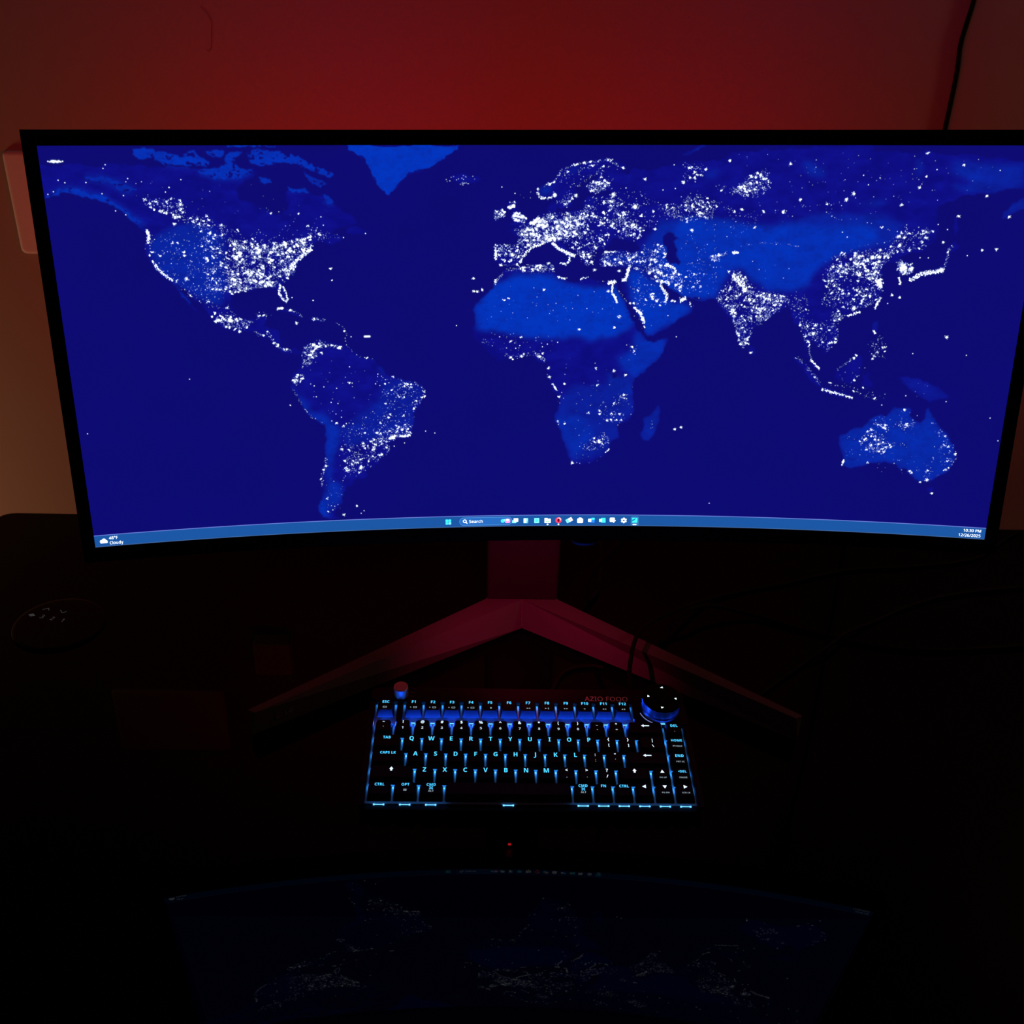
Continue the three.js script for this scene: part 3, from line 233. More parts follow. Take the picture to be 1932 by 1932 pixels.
// ------------------------------------------------------------------ monitor
{
  const R = 1.8, W = 0.7998, H = 0.3348, BARV = 28.5 / 857;
  const t = thing('monitor', 'wide curved black monitor showing a blue night map of the world', 'monitor', [0, D, 0]);
  const panel = new THREE.Matrix4().makeTranslation(0, 0.2285, 0).multiply(new THREE.Matrix4().makeRotationX(-0.170535)).multiply(new THREE.Matrix4().makeRotationZ(0.026808));
  const P = (u, v, d) => { const a = u / R; return [(R + d) * Math.sin(a), v, R - (R + d) * Math.cos(a)]; };
  function curved(u0, u1, v0, v1, d0, d1, nu = 48, ch = 0) {   // a slab bent along the curve of the screen; ch insets its rear edges
    const pos = [], idx = [];
    const ring = [[v0, d0, 0], [v1, d0, 0], [v1 - ch, d1, ch], [v0 + ch, d1, ch]];
    for (let i = 0; i <= nu; i++) for (let k = 0; k < 4; k++) { const [v, d, c] = ring[k]; pos.push(...P(u0 + c + (u1 - u0 - 2 * c) * i / nu, v, d)); }
    for (let i = 0; i < nu; i++) for (let k = 0; k < 4; k++) { const a = i * 4 + k, b = i * 4 + (k + 1) % 4, c = a + 4, e = b + 4; idx.push(a, c, b, b, c, e); }
    idx.push(0, 1, 2, 0, 2, 3); const q = nu * 4; idx.push(q, q + 2, q + 1, q, q + 3, q + 2);
    let g = new THREE.BufferGeometry(); g.setAttribute('position', new THREE.Float32BufferAttribute(pos, 3)); g.setIndex(idx);
    g = toCreasedNormals(g, 0.5); g.applyMatrix4(panel); return g;
  }
  const B = 0.0108, BT = 0.0118, BB = 0.0140;
  // displayed picture
  {
    const nu = 96, pos = [], uv = [], idx = [], g = new THREE.BufferGeometry();
    const strip = (ua, ub, va, vb, n) => { const s = pos.length / 3, start = idx.length; for (let i = 0; i <= n; i++) { const u = ua + (ub - ua) * i / n; pos.push(...P(u * W, va * H, 0), ...P(u * W, vb * H, 0)); uv.push(i / n, 0, i / n, 1); } for (let i = 0; i < n; i++) { const a = s + 2 * i; idx.push(a, a + 2, a + 1, a + 1, a + 2, a + 3); } g.addGroup(start, idx.length - start, g.groups.length); };
    strip(-0.5, 0.5, BARV, 1, nu); strip(-0.5, 0, 0, BARV, nu / 2); strip(0, 0.5, 0, BARV, nu / 2);
    g.setAttribute('position', new THREE.Float32BufferAttribute(pos, 3)); g.setAttribute('uv', new THREE.Float32BufferAttribute(uv, 2)); g.setIndex(idx); g.applyMatrix4(panel); g.computeVertexNormals();
    const lit = (map, k) => new THREE.MeshStandardMaterial({ color: 0x000000, roughness: 0.6, emissive: 0xffffff, emissiveMap: map, emissiveIntensity: k });
    const m = part('screen', g, [lit(paintMap(), LIGHT_K), lit(paintTaskbar(0), BAR_K), lit(paintTaskbar(1), BAR_K)], t);
    m.userData.label = 'lit blue screen with a world map of city lights and a taskbar';
  }
  const frame = [curved(-W / 2 - B, W / 2 + B, H, H + BT, -0.0006, 0.006), curved(-W / 2 - B, W / 2 + B, -BB, 0, -0.0006, 0.006), curved(-W / 2 - B, -W / 2, 0, H, -0.0006, 0.006, 2), curved(W / 2, W / 2 + B, 0, H, -0.0006, 0.006, 2)];
  part('bezel', mergeGeometries(frame), M.bezel, t);
  part('housing', mergeGeometries([curved(-W / 2 - B + 0.0004, W / 2 + B - 0.0004, -BB + 0.0004, H + BT - 0.0004, 0.006, 0.022, 48, 0.006), curved(-0.30, 0.30, 0.03, 0.305, 0.022, 0.045, 32, 0.015), curved(-0.13, 0.13, 0.06, 0.28, 0.045, 0.075, 16, 0.02)]), M.blackPlastic, t);
  const seam = new THREE.BoxGeometry(0.0005, 0.0105, 0.0004); seam.translate(0.0287, -0.0068, 0.0008); seam.applyMatrix4(panel); part('seam', seam, mat(rgb(0.03, 0.03, 0.035), 0.4), t);
  // joystick under the lower edge, and the red power light
  const joy = new THREE.LatheGeometry([[0, -0.007], [0.006, -0.007], [0.0075, -0.005], [0.0085, 0], [0, 0]].map((p) => new THREE.Vector2(...p)), 24); joy.scale(1.6, 1, 1); joy.translate(0.041, -BB, -0.008); joy.applyMatrix4(panel); part('joystick', joy, M.cable, t);
  const led = new THREE.SphereGeometry(0.0013, 16, 10); led.scale(1.6, 0.8, 1); const ledAt = new THREE.Vector3(-0.0166, 0.2115, -0.021); led.translate(...ledAt);
  part('power_led', led, mat(rgb(0.2, 0, 0), 0.4, { emissive: 0xff2030, emissiveIntensity: 45 }), t).userData.label = 'glowing red power light';
  const lp = new THREE.SpotLight(LED_RED.color, LED_RED.intensity, 0, 0.82, 1); lp.position.copy(ledAt); lp.target.position.set(0.0, 0, -0.13); t.add(lp.target); lp.castShadow = true; lp.shadow.radius = 0.1; lp.name = 'power_led_glow'; t.add(lp);
  // red bias light strip on the back
  const LS = { w: 0.74, h: 0.03, y: 0.40, z: -0.125 };
  const strip = new RoundedBoxGeometry(LS.w, LS.h, 0.006, 2, 0.002); strip.translate(-0.05, LS.y, LS.z); part('light_strip', strip, mat(rgb(0.3, 0.02, 0.02), 0.5, { emissive: 0xff0000, emissiveIntensity: 1.2 }), t);
  for (const x of [-0.2, 0.16]) { const g = new THREE.BoxGeometry(0.02, 0.02, 0.05); g.translate(x, LS.y, LS.z + 0.027); part('strip_bracket', g, M.blackPlastic, t); }
  const rl = new THREE.RectAreaLight(RED_GLOW.color, RED_GLOW.intensity, LS.w, LS.h); rl.position.set(-0.05, LS.y, LS.z - 0.005); rl.name = 'light_strip_glow'; t.add(rl);   // a RectAreaLight shines along its -z: at the wall
  // light of the screen itself
  const sl = new THREE.RectAreaLight(SCREEN_BLUE.color, SCREEN_BLUE.intensity, W * 0.96, H * 0.96); sl.position.set(0, 0.2285 + H / 2 * 0.98, 0.035); sl.rotation.set(0.1705, Math.PI, 0, 'YXZ'); sl.name = 'screen_glow'; t.add(sl);
  // stand
  const cx = -0.0065, col = new RoundedBoxGeometry(0.083, 0.40, 0.032, 3, 0.004); col.translate(cx, 0.026 + 0.20, -0.1870); part('column', col, M.column, t);
  const arm = new RoundedBoxGeometry(0.07, 0.09, 0.09, 2, 0.006); arm.translate(cx, 0.38, -0.135); part('mount_arm', arm, M.blackPlastic, t);
  function footGeometry(s) {
    const top = [[0, -0.171, 0.0285], [s * 0.2700, 0.0355, 0.0300], [s * 0.2775, 0.0305, 0.0295], [s * 0.0415, -0.172, 0.0280], [s * 0.0415, -0.202, 0.0280], [0, -0.202, 0.0285]], low = [[0, -0.149], [s * 0.2745, 0.0375], [s * 0.2800, 0.0215], [s * 0.0415, -0.172], [s * 0.0415, -0.202], [0, -0.202]], pos = [];
    const T = top.map(([x, z, y]) => [cx + x, y, z]), L = low.map(([x, z]) => [cx + x, 0.003, z]), tri = (a, c, e) => pos.push(...a, ...(s > 0 ? [...e, ...c] : [...c, ...e]));
    for (let i = 0; i < 6; i++) { const j = (i + 1) % 6; if (s > 0 && i === 0) { tri(L[i], T[i], L[j]); tri(T[i], T[j], L[j]); } else { tri(L[i], T[i], T[j]); tri(L[i], T[j], L[j]); } }
    for (const [i, j, k] of [[0, 3, 1], [1, 3, 2], [0, 5, 3], [3, 5, 4]]) { tri(T[i], T[j], T[k]); tri(L[i], L[k], L[j]); }
    const g = new THREE.BufferGeometry(); g.setAttribute('position', new THREE.Float32BufferAttribute(pos, 3)); g.computeVertexNormals(); return g;
  }
  for (const s of [-1, 1]) {
    const leg = part('leg', footGeometry(s), M.standGrey, t);
    for (const k of [0.14, 0.92]) { const g = new THREE.CylinderGeometry(0.006, 0.006, 0.003, 16); g.translate(cx + s * (0.012 + 0.262 * k), 0.0015, -0.162 + 0.186 * k); part('rubber_foot', g, M.cable, leg); }
  }
  const ridge = new THREE.CylinderGeometry(0.0012, 0.0012, 0.0325, 10); ridge.rotateX(-Math.atan2(0.022, 0.0255)); ridge.translate(cx, 0.0162, -0.1602); part('ridge', ridge, M.standGrey, t);
  // ring and two letters on the front face of the left foot, near its tip
  const dir = new THREE.Vector3(0.2745, 0, -0.1865).normalize(), up = new THREE.Vector3(0.0045, 0.0270, -0.0020).normalize(), out = new THREE.Vector3().crossVectors(dir, up).normalize(), mtx = new THREE.Matrix4().makeBasis(dir, new THREE.Vector3().crossVectors(out, dir), out).setPosition(cx - 0.2745, 0.003, 0.0375);
  const dim = mat(rgb(0.20, 0.19, 0.19), 0.4);
  const ring = mergeGeometries([new THREE.TorusGeometry(0.0036, 0.0005, 6, 28), new THREE.CircleGeometry(0.0036, 28)]); ring.translate(0.029, 0.0125, 0.0006); ring.applyMatrix4(mtx); part('emblem', ring, mat(rgb(0.13, 0.09, 0.10), 0.4), t);
  const lg = new TextGeometry('LG', { font: boldFont, size: 0.0062, depth: 0.0003, curveSegments: 4 }); lg.translate(0.0348, 0.0100, 0.0003); lg.applyMatrix4(mtx); part('lettering', lg, dim, t);
}

// ------------------------------------------------------------------ keyboard
{
  const U = 0.01905, OFF = 0.15, ROWF = -1.25;           // columns 0..16 and rows; legends sit at whole rows, key centres 0.15 further to the front
  const X = (c) => (c - 8) * U, Z = (r) => (r - 2) * U;
  const t = thing('keyboard', 'black mechanical keyboard with blue backlit keys, a silver knob and a large dial', 'keyboard', [-0.0055, D + 0.027, 0.0877]);
  t.rotation.set(0.113, 0.0007, 0, 'YXZ');
  const TOP = 0, CAPB = -0.0082, PL = -0.0116, DECK = -0.0060;
  function slab(c0, c1, r0, r1, y0, y1, rad = 0.002, bev = 0.0006) {
    const x0 = X(c0), x1 = X(c1), a = -Z(r1), b = -Z(r0), s = new THREE.Shape(), r = Math.min(rad, (x1 - x0) / 2.01, (b - a) / 2.01);
    s.moveTo(x0 + r, a); s.lineTo(x1 - r, a); s.quadraticCurveTo(x1, a, x1, a + r); s.lineTo(x1, b - r); s.quadraticCurveTo(x1, b, x1 - r, b); s.lineTo(x0 + r, b); s.quadraticCurveTo(x0, b, x0, b - r); s.lineTo(x0, a + r); s.quadraticCurveTo(x0, a, x0 + r, a);
    const g = new THREE.ExtrudeGeometry(s, { depth: y1 - y0 - 2 * bev, bevelEnabled: true, bevelThickness: bev, bevelSize: bev, bevelOffset: -bev, bevelSegments: 2, curveSegments: 6 }); g.rotateX(-Math.PI / 2); g.translate(0, y0 + bev, 0); return g;
  }
  part('case', slab(-0.36, 16.36, -2.85, 4.98, -0.0198, PL - 0.0004, 0.010, 0.0012), M.caseBlack, t);
  part('rear_deck', slab(-0.36, 16.36, -2.85, -1.83, PL - 0.0006, DECK, 0.010, 0.0010), M.caseBlack, t);
  part('dial_deck', slab(13.56, 16.36, -1.9, -0.37, PL - 0.0006, DECK, 0.002, 0.0006), M.caseBlack, t);
  part('divider', slab(1.08, 1.40, -1.9, -0.36, PL - 0.0006, DECK, 0.0008, 0.0005), M.caseBlack, t);
  part('divider', slab(13.52, 13.60, -1.85, -0.74, PL - 0.0006, DECK - 0.0004, 0.0005, 0.0003), M.gunmetal, t);
  for (const [a, b] of [[-0.36, -0.06], [16.06, 16.36]]) part('side_rail', slab(a, b, a < 0 ? -1.9 : -0.5, 4.86, PL - 0.0006, DECK - 0.0012, 0.002, 0.0005), M.caseBlack, t);
  part('switch_plate', slab(-0.1, 16.1, -1.86, 4.59, PL - 0.0008, PL, 0.002, 0.0002), M.plate, t);
  for (const [c, r] of [[0.6, -2.5], [15.4, -2.5]]) { const g = new RoundedBoxGeometry(0.03, 0.0175, 0.010, 2, 0.002); g.rotateX(-0.113); g.translate(X(c), -0.0198 - 0.0072, Z(r)); part('foot', g, M.caseBlack, t); }

  // legends: one sheet for all keys, laid out like the keyboard itself
  const AW = 2048, AC0 = -0.5, ACW = 17, PX = AW / ACW, AR0 = -2.2, AH = 860;
  const cv = document.createElement('canvas'); cv.width = AW; cv.height = AH; const g2 = cv.getContext('2d'); g2.fillStyle = '#000'; g2.fillRect(0, 0, AW, AH); g2.textAlign = 'center'; g2.textBaseline = 'middle';
  const ax = (c) => (c - AC0) * PX, ay = (r) => (r - AR0) * PX;
  const CY = 'rgb(70,195,255)', WH = 'rgb(205,235,255)', GR = 'rgb(120,140,150)';
  const txt = (s, c, r, size, color, weight = 'bold') => { g2.fillStyle = color; g2.font = `${weight} ${size}px sans-serif`; g2.fillText(s, ax(c), ay(r)); };
  const arrow = (c, r, a, long) => { g2.save(); g2.translate(ax(c), ay(r)); g2.rotate(a); g2.fillStyle = WH; g2.beginPath(); if (long) { g2.moveTo(-26, 0); g2.lineTo(-8, -11); g2.lineTo(-8, -4); g2.lineTo(26, -4); g2.lineTo(26, 4); g2.lineTo(-8, 4); g2.lineTo(-8, 11); } else { g2.moveTo(-14, 0); g2.lineTo(9, -13); g2.lineTo(9, 13); } g2.fill(); g2.restore(); };
  const mini = (cc, r, w, hh) => { g2.strokeStyle = GR; g2.lineWidth = 3; g2.strokeRect(ax(cc) - w / 2, ay(r) - hh / 2, w, hh); };
  const dotMark = (cc, r, q) => { g2.fillStyle = GR; g2.beginPath(); g2.arc(ax(cc), ay(r), q, 0, 6.2832); g2.fill(); };
  const loopMark = (cc, r) => { g2.strokeStyle = CY; g2.lineWidth = 2.5; g2.strokeRect(ax(cc) - 4, ay(r) - 4, 8, 8); for (const [p, q] of [[-7, -7], [7, -7], [-7, 7], [7, 7]]) { g2.beginPath(); g2.arc(ax(cc) + p, ay(r) + q, 3, 0, 6.2832); g2.stroke(); } };
  const fourMark = (cc, r) => { g2.fillStyle = GR; for (const [p, q] of [[-9, -7], [1, -7], [-9, 1], [1, 1]]) g2.fillRect(ax(cc) + p, ay(r) + q, 8, 6); };
  const keys = [];                                       // [left column, row of the key centre, width]
  const key = (c, r, w) => { keys.push([c, r, w]); return c + w / 2; };
  // function row
  let c = key(0, ROWF, 1); txt('ESC', c, ROWF - 0.25, 27, CY); mini(c - 0.03, ROWF + 0.12, 22, 11); 
  const tri = (cc, r, d) => { g2.fillStyle = GR; g2.beginPath(); g2.moveTo(ax(cc) - 6 * d, ay(r)); g2.lineTo(ax(cc) + 6 * d, ay(r) - 6); g2.lineTo(ax(cc) + 6 * d, ay(r) + 6); g2.fill(); };
  for (let i = 0; i < 12; i++) {
    c = key(1.47 + i, ROWF, 1); txt('F' + (i + 1), c, ROWF - 0.25, 29, CY); const r = ROWF + 0.12;
    if (i < 4) { dotMark(c - 0.15, r, 4); mini(c + 0.08, r, 20, 11); } else if (i === 4) dotMark(c + 0.05, r, 6);
    else if (i === 6) { tri(c - 0.06, r, 1); tri(c + 0.06, r, 1); } else if (i === 7) { tri(c - 0.06, r, -1); mini(c + 0.07, r, 4, 10); } else if (i === 8) { tri(c - 0.06, r, -1); tri(c + 0.06, r, -1); } else if (i > 8) { tri(c - 0.04, r, 1); if (i > 9) mini(c + 0.09, r, i - 8, 8); }
  }
  const nums = ['~`', '!1', '@2', '#3', '$4', '%5', '^6', '&7', '*8', '(9', ')0', '_-', '+='];
  nums.forEach((s, i) => { c = key(i, OFF, 1); txt(s[0], c, OFF - 0.26, 29, WH); txt(s[1], c, OFF + 0.13, 27, 'rgb(165,190,205)'); });
  c = key(13, OFF, 2); arrow(c, 0, 0, true);
  const side = [['DEL', '•'], ['HOME', 'PT/MAC'], ['END', 'PRT SC'], ['•DEL', 'PAUSE']];
  side.forEach(([a, b], i) => { c = key(15, i + OFF, 1); txt(a, c, i - 0.02, a.length > 3 ? 24 : 27, CY); txt(b, c, i + 0.36, 16, GR); });
  const row = (r, first, w0, letters, lastW) => { let x = 0; x += w0; [...letters].forEach((ch) => { c = key(x, r + OFF, 1); txt(ch, c, r, 42, CY); x += 1; }); return x; };
  c = key(0, 1 + OFF, 1.5); txt('TAB', c, 0.95, 26, CY); row(1, '', 1.5, 'QWERTYUIOP');
  [['{', '['], ['}', ']']].forEach(([a, b], i) => { c = key(11.5 + i, 1 + OFF, 1); txt(a, c, 0.95, 30, WH); txt(b, c, 1.33, 28, WH); });
  c = key(13.5, 1 + OFF, 1.5); txt('|', c, 0.98, 28, WH); txt('\\', c, 1.36, 28, WH);
  c = key(0, 2 + OFF, 1.75); txt('CAPS LK', c, 1.94, 25, CY); row(2, '', 1.75, 'ASDFGHJKL');
  [[':', ';'], ['"', "'"]].forEach(([a, b], i) => { c = key(10.75 + i, 2 + OFF, 1); txt(a, c, 1.96, 30, WH); txt(b, c, 2.3, 28, GR); });
  c = key(12.75, 2 + OFF, 2.25); arrow(c, 1.98, 0, true);
  const shiftMark = (c0) => { g2.save(); g2.translate(ax(c0), ay(2.96)); g2.fillStyle = WH; g2.beginPath(); g2.moveTo(0, -15); g2.lineTo(13, 1); g2.lineTo(6, 1); g2.lineTo(6, 14); g2.lineTo(-6, 14); g2.lineTo(-6, 1); g2.lineTo(-13, 1); g2.fill(); g2.restore(); };
  c = key(0, 3 + OFF, 2.25); shiftMark(c); row(3, '', 2.25, 'ZXCVBNM');
  [['<', ','], ['>', '.'], ['?', '/']].forEach(([a, b], i) => { c = key(9.25 + i, 3 + OFF, 1); txt(a, c, 2.95, 32, WH); txt(b, c, 3.32, 30, i < 2 ? GR : WH); });
  c = key(12.25, 3 + OFF, 1.75); shiftMark(c); c = key(14, 3 + OFF, 1); arrow(c, 3, Math.PI / 2); txt('PG UP', c, 3.36, 15, GR);
  [['CTRL', ''], ['OPT', '⊞'], ['CMD', 'ALT']].forEach(([a, b], i) => { c = key(1.25 * i, 4 + OFF, 1.25); txt(a, c, 3.92, 25, CY); if (b === 'ALT') { loopMark(c, 4.11); txt(b, c, 4.3, 19, GR); } else if (b) fourMark(c, 4.24); });
  key(3.75, 4 + OFF, 6.25);
  [['CMD', 'ALT'], ['FN', ''], ['CTRL', '']].forEach(([a, b], i) => { c = key(10 + i, 4 + OFF, 1); txt(a, c, 3.92, 25, CY); if (b) { loopMark(c, 4.11); txt(b, c, 4.3, 19, GR); } });
  [[0, ''], [-Math.PI / 2, 'PG DN'], [Math.PI, 'SCR LK']].forEach(([a, b], i) => { c = key(13 + i, 4 + OFF, 1); arrow(c, 3.93, a); txt(b, c, 4.28, 15, GR); });
  const legend = new THREE.CanvasTexture(cv); legend.colorSpace = THREE.SRGBColorSpace; legend.magFilter = THREE.LinearFilter;
  const capMat = new THREE.MeshPhysicalMaterial({ color: rgb(0.013, 0.013, 0.014), roughness: 0.5, specularIntensity: 0.35, emissive: 0xffffff, emissiveMap: legend, emissiveIntensity: 1.6 });
  capMat.name = 'backlit_keycap';

  function capGeometry(w) {                              // rounded foot, sloping sides, rounded top edge, slightly dished top
    const bw = w * U - 0.0018, bd = U - 0.0015, rings = [[bw, bd, CAPB, 0, 0.0012], [bw - 0.0032, bd - 0.0032, -0.0011, -0.0004, 0.0022], [bw - 0.0046, bd - 0.0046, TOP, -0.0004, 0.0020], [(bw - 0.0046) * 0.55, (bd - 0.0046) * 0.55, -0.0002, -0.0004, 0.0012]];
    const pos = [], idx = [], N = 12;
    for (const [rw, rd, y, dz, r] of rings) for (let q = 0; q < 4; q++) for (let k = 0; k < 3; k++) { const a = (q + k / 2) * Math.PI / 2, sx = q === 0 || q === 3 ? 1 : -1, sz = q < 2 ? 1 : -1; pos.push(sx * (rw / 2 - r) + r * Math.cos(a), y, sz * (rd / 2 - r) + r * Math.sin(a) + dz); }
    for (let j = 0; j < 3; j++) for (let i = 0; i < N; i++) { const a = j * N + i, b = j * N + (i + 1) % N, e = a + N, f = b + N; idx.push(a, e, b, b, e, f); }
    pos.push(0, -0.0003, -0.0004); const m = pos.length / 3 - 1; for (let i = 0; i < N; i++) idx.push(3 * N + i, m, 3 * N + (i + 1) % N);
    let g = new THREE.BufferGeometry(); g.setAttribute('position', new THREE.Float32BufferAttribute(pos, 3)); g.setIndex(idx); return toCreasedNormals(g, 0.7);
  }
  const capCache = new Map(), ledGeo = mergeGeometries([[0.0082, 0.0005, 0.0005, 0], [0.0015, 0.0008, 0.0011, -0.0044], [0.0015, 0.0008, 0.0011, 0.0044]].map(([w, h, d, x]) => new THREE.BoxGeometry(w, h, d).translate(x, 0, 0)));
  const ledMat = new THREE.MeshStandardMaterial({ color: 0x000000, emissive: KEY_BLUE.clone().lerp(rgb(0.25, 0.75, 1), 0.35), emissiveIntensity: 2.6 }); ledMat.name = 'key_led';
  for (const [c0, r, w] of keys) {
    if (!capCache.has(w)) capCache.set(w, capGeometry(w));
    const g = capCache.get(w).clone(), cc = c0 + w / 2, p = g.attributes.position, uv = new Float32Array(p.count * 2);
    for (let i = 0; i < p.count; i++) { uv[2 * i] = (cc + p.getX(i) / U - AC0) * PX / AW; uv[2 * i + 1] = 1 - (r + p.getZ(i) / U - AR0) * PX / AH; }
    g.setAttribute('uv', new THREE.BufferAttribute(uv, 2));
    const cap = part('keycap', g, capMat, t); cap.position.set(X(cc), 0, Z(r));
    const stem = part('switch', new THREE.BoxGeometry(0.0105, 0.0030, 0.0105), M.plate, t); stem.position.set(X(cc), PL + 0.0015, Z(r));
    const l = part('key_led', ledGeo, ledMat, t); l.position.set(X(cc), PL + 0.0003, Z(r + (r < 0 ? 0.70 : 0.515)));
  }
  // light of the key leds: strips under the caps that wash the plate, and one that shines up at the function keys
  const glowStrip = (color, power, c0, c1, r, w, y, up) => { const a = new THREE.RectAreaLight(color, power, (c1 - c0) * U, w); a.position.set((X(c0) + X(c1)) / 2, y, Z(r)); a.rotation.x = up ? Math.PI / 2 : -Math.PI / 2; a.name = 'key_led_glow'; t.add(a); };
  for (const r of [0.665, 1.665, 2.665]) glowStrip(KEY_BLUE, 6, 0, 16, r, 0.003, CAPB - 0.0002, false);
  for (const [a, z] of [[0, 3.9], [9.9, 16]]) { glowStrip(KEY_BLUE, 6, a, z, 3.665, 0.003, CAPB - 0.0002, false); glowStrip(KEY_BLUE, 0.5, a, z, 4.60, 0.002, CAPB - 0.0002, false); }
  glowStrip(KEY_BLUE, 3, 0, 16, -0.20, 0.002, CAPB - 0.0002, false);
  for (const [a, z] of [[0.02, 1.04], [1.44, 13.48]]) { glowStrip(KEY_BLUE, 9, a, z, -1.74, 0.002, CAPB - 0.0002, false); glowStrip(ROW_BLUE, 300, a, z, -0.50, 0.004, PL + 0.0011, true); }

  // silver knob between ESC and F1
  { const k = part('knob', new THREE.LatheGeometry([[0, 0.0125], [0.0066, 0.0125], [0.0072, 0.0119], [0.0074, 0.0112], [0.0074, 0.0012], [0.0068, 0.0006], [0.0068, 0], [0, 0]].map((p) => new THREE.Vector2(...p)), 40), M.silver, t); k.position.set(X(1.24), DECK, Z(-2.28)); k.userData.label = 'small silver knob'; }
  // large dial
  {
    const dial = new THREE.Group(); dial.name = 'dial'; dial.position.set(X(15.02), DECK, Z(-1.50)); t.add(dial); dial.userData.label = 'large black dial with four lit marks';
    const side = (r0, r1, y0, y1, n, dep) => { const pos = [], idx = [], K = n * 4; for (const [r, y] of [[r0, y0], [r1, y1]]) for (let i = 0; i <= K; i++) { const a = i / K * 6.28318, q = i % 4 < 2 ? 0 : dep; pos.push((r - q) * Math.cos(a), y, (r - q) * Math.sin(a)); } for (let i = 0; i < K; i++) idx.push(i, i + K + 1, i + 1, i + 1, i + K + 1, i + K + 2); const g = new THREE.BufferGeometry(); g.setAttribute('position', new THREE.Float32BufferAttribute(pos, 3)); g.setIndex(idx); const h = g.toNonIndexed(); h.computeVertexNormals(); return h; };
    part('skirt', new THREE.LatheGeometry([[0, 0], [0.0196, 0], [0.0203, 0.0006], [0.0203, 0.0038], [0.0193, 0.0046], [0.0193, 0.0054], [0, 0.0054]].map((p) => new THREE.Vector2(...p)), 64), M.gunmetal, dial);
    part('knurled_side', side(0.0200, 0.0198, 0.0054, 0.0148, 96, 0.0005), M.gunmetal, dial);
    part('cap', new THREE.LatheGeometry([[0, 0.0160], [0.0178, 0.0160], [0.0194, 0.0156], [0.0199, 0.0148], [0.0196, 0.0142], [0, 0.0142]].map((p) => new THREE.Vector2(...p)), 64), M.glossBlack, dial);
    const mark = new THREE.MeshStandardMaterial({ color: 0x000000, emissive: rgb(0.72, 0.95, 1), emissiveIntensity: 1.6 }); mark.name = 'dial_led';
    for (let k = 0; k < 4; k++) { const g = new THREE.CylinderGeometry(0.0013, 0.0013, 0.0003, 3); g.scale(1, 1, 1.35); g.rotateY(k * Math.PI / 2 + 0.2); const a = k * Math.PI / 2 + 0.12; const m = part('indicator', g, mark, dial); m.position.set(0.0138 * Math.cos(a), 0.0161, 0.0138 * Math.sin(a)); }
    const halo = new THREE.TorusGeometry(0.0222, 0.00035, 6, 40, 1.15); halo.rotateX(Math.PI / 2); halo.rotateY(-Math.PI / 2 - 0.1); part('light_ring', halo, new THREE.MeshStandardMaterial({ color: 0x000000, emissive: rgb(0.35, 0.38, 0.85), emissiveIntensity: 0.7 }), dial).position.y = 0.0004;
    const bar = part('light_bar', new THREE.BoxGeometry(0.0052, 0.0006, 0.0009), ledMat, t); bar.position.set(X(15.0), DECK + 0.0002, Z(-0.40));
    const glow = new THREE.RectAreaLight(ROW_BLUE, 12, 0.034, 0.004); glow.position.set(0, 0.0006, 0.0235); glow.rotation.x = Math.PI / 2; glow.name = 'dial_led_glow'; dial.add(glow);
  }
  // lettering on the rear deck
  const word = (s, size, c0, c1, r, material) => { const g = new TextGeometry(s, { font: regFont, size, depth: 0.0003, curveSegments: 3 }); g.computeBoundingBox(); g.scale((c1 - c0) * U / (g.boundingBox.max.x - g.boundingBox.min.x), 1, 1); g.rotateX(-Math.PI / 2); g.translate(X(c0), DECK, Z(r)); part('lettering', g, material, t); };
  word('AZIO FOQO', 0.0060, 11.04, 13.34, -1.98, mat(rgb(0.85, 0.80, 0.78), 0.45));
  const faint = mat(rgb(0.16, 0.10, 0.10), 0.5);
  for (const [a, b, r] of [[12.65, 13.3, -1.9], [1.72, 1.95, -2.46], [1.72, 1.95, -2.2], [1.72, 1.95, -1.96]]) { const g = new THREE.BoxGeometry((b - a) * U, 0.0002, 0.0005); g.translate(X((a + b) / 2), DECK + 0.0001, Z(r)); part('marking', g, faint, t); }
}

// ------------------------------------------------------------------ things on the wall
{
  const t = thing('wall_plate', 'wide white plastic wall plate half hidden behind the left edge of the monitor', 'wall plate', [-0.539, D + 0.403, -0.45]);
  const s = new THREE.Shape(), w = 0.082, h = 0.0565, r = 0.003; s.moveTo(-w + r, -h); s.lineTo(w - r, -h); s.quadraticCurveTo(w, -h, w, -h + r); s.lineTo(w, h - r); s.quadraticCurveTo(w, h, w - r, h); s.lineTo(-w + r, h); s.quadraticCurveTo(-w, h, -w, h - r); s.lineTo(-w, -h + r); s.quadraticCurveTo(-w, -h, -w + r, -h);
  const g = new THREE.ExtrudeGeometry(s, { depth: 0.0012, bevelEnabled: true, bevelThickness: 0.0045, bevelSize: 0.0045, bevelSegments: 4, curveSegments: 4 }); g.translate(0, 0, 0.0002); part('cover', g, M.whitePlate, t);
  const a = thing('power_adapter', 'small pale power adapter on the wall below the monitor, mirrored in the desk', 'adapter', [-0.365, D + 0.262, -0.45]);
  const b = new RoundedBoxGeometry(0.056, 0.060, 0.026, 3, 0.004); b.translate(0, 0, 0.0135); part('body', b, M.whitePlate, a);
}
const lift = (pts) => pts.map(([x, y, z]) => [x, D + y, z]);
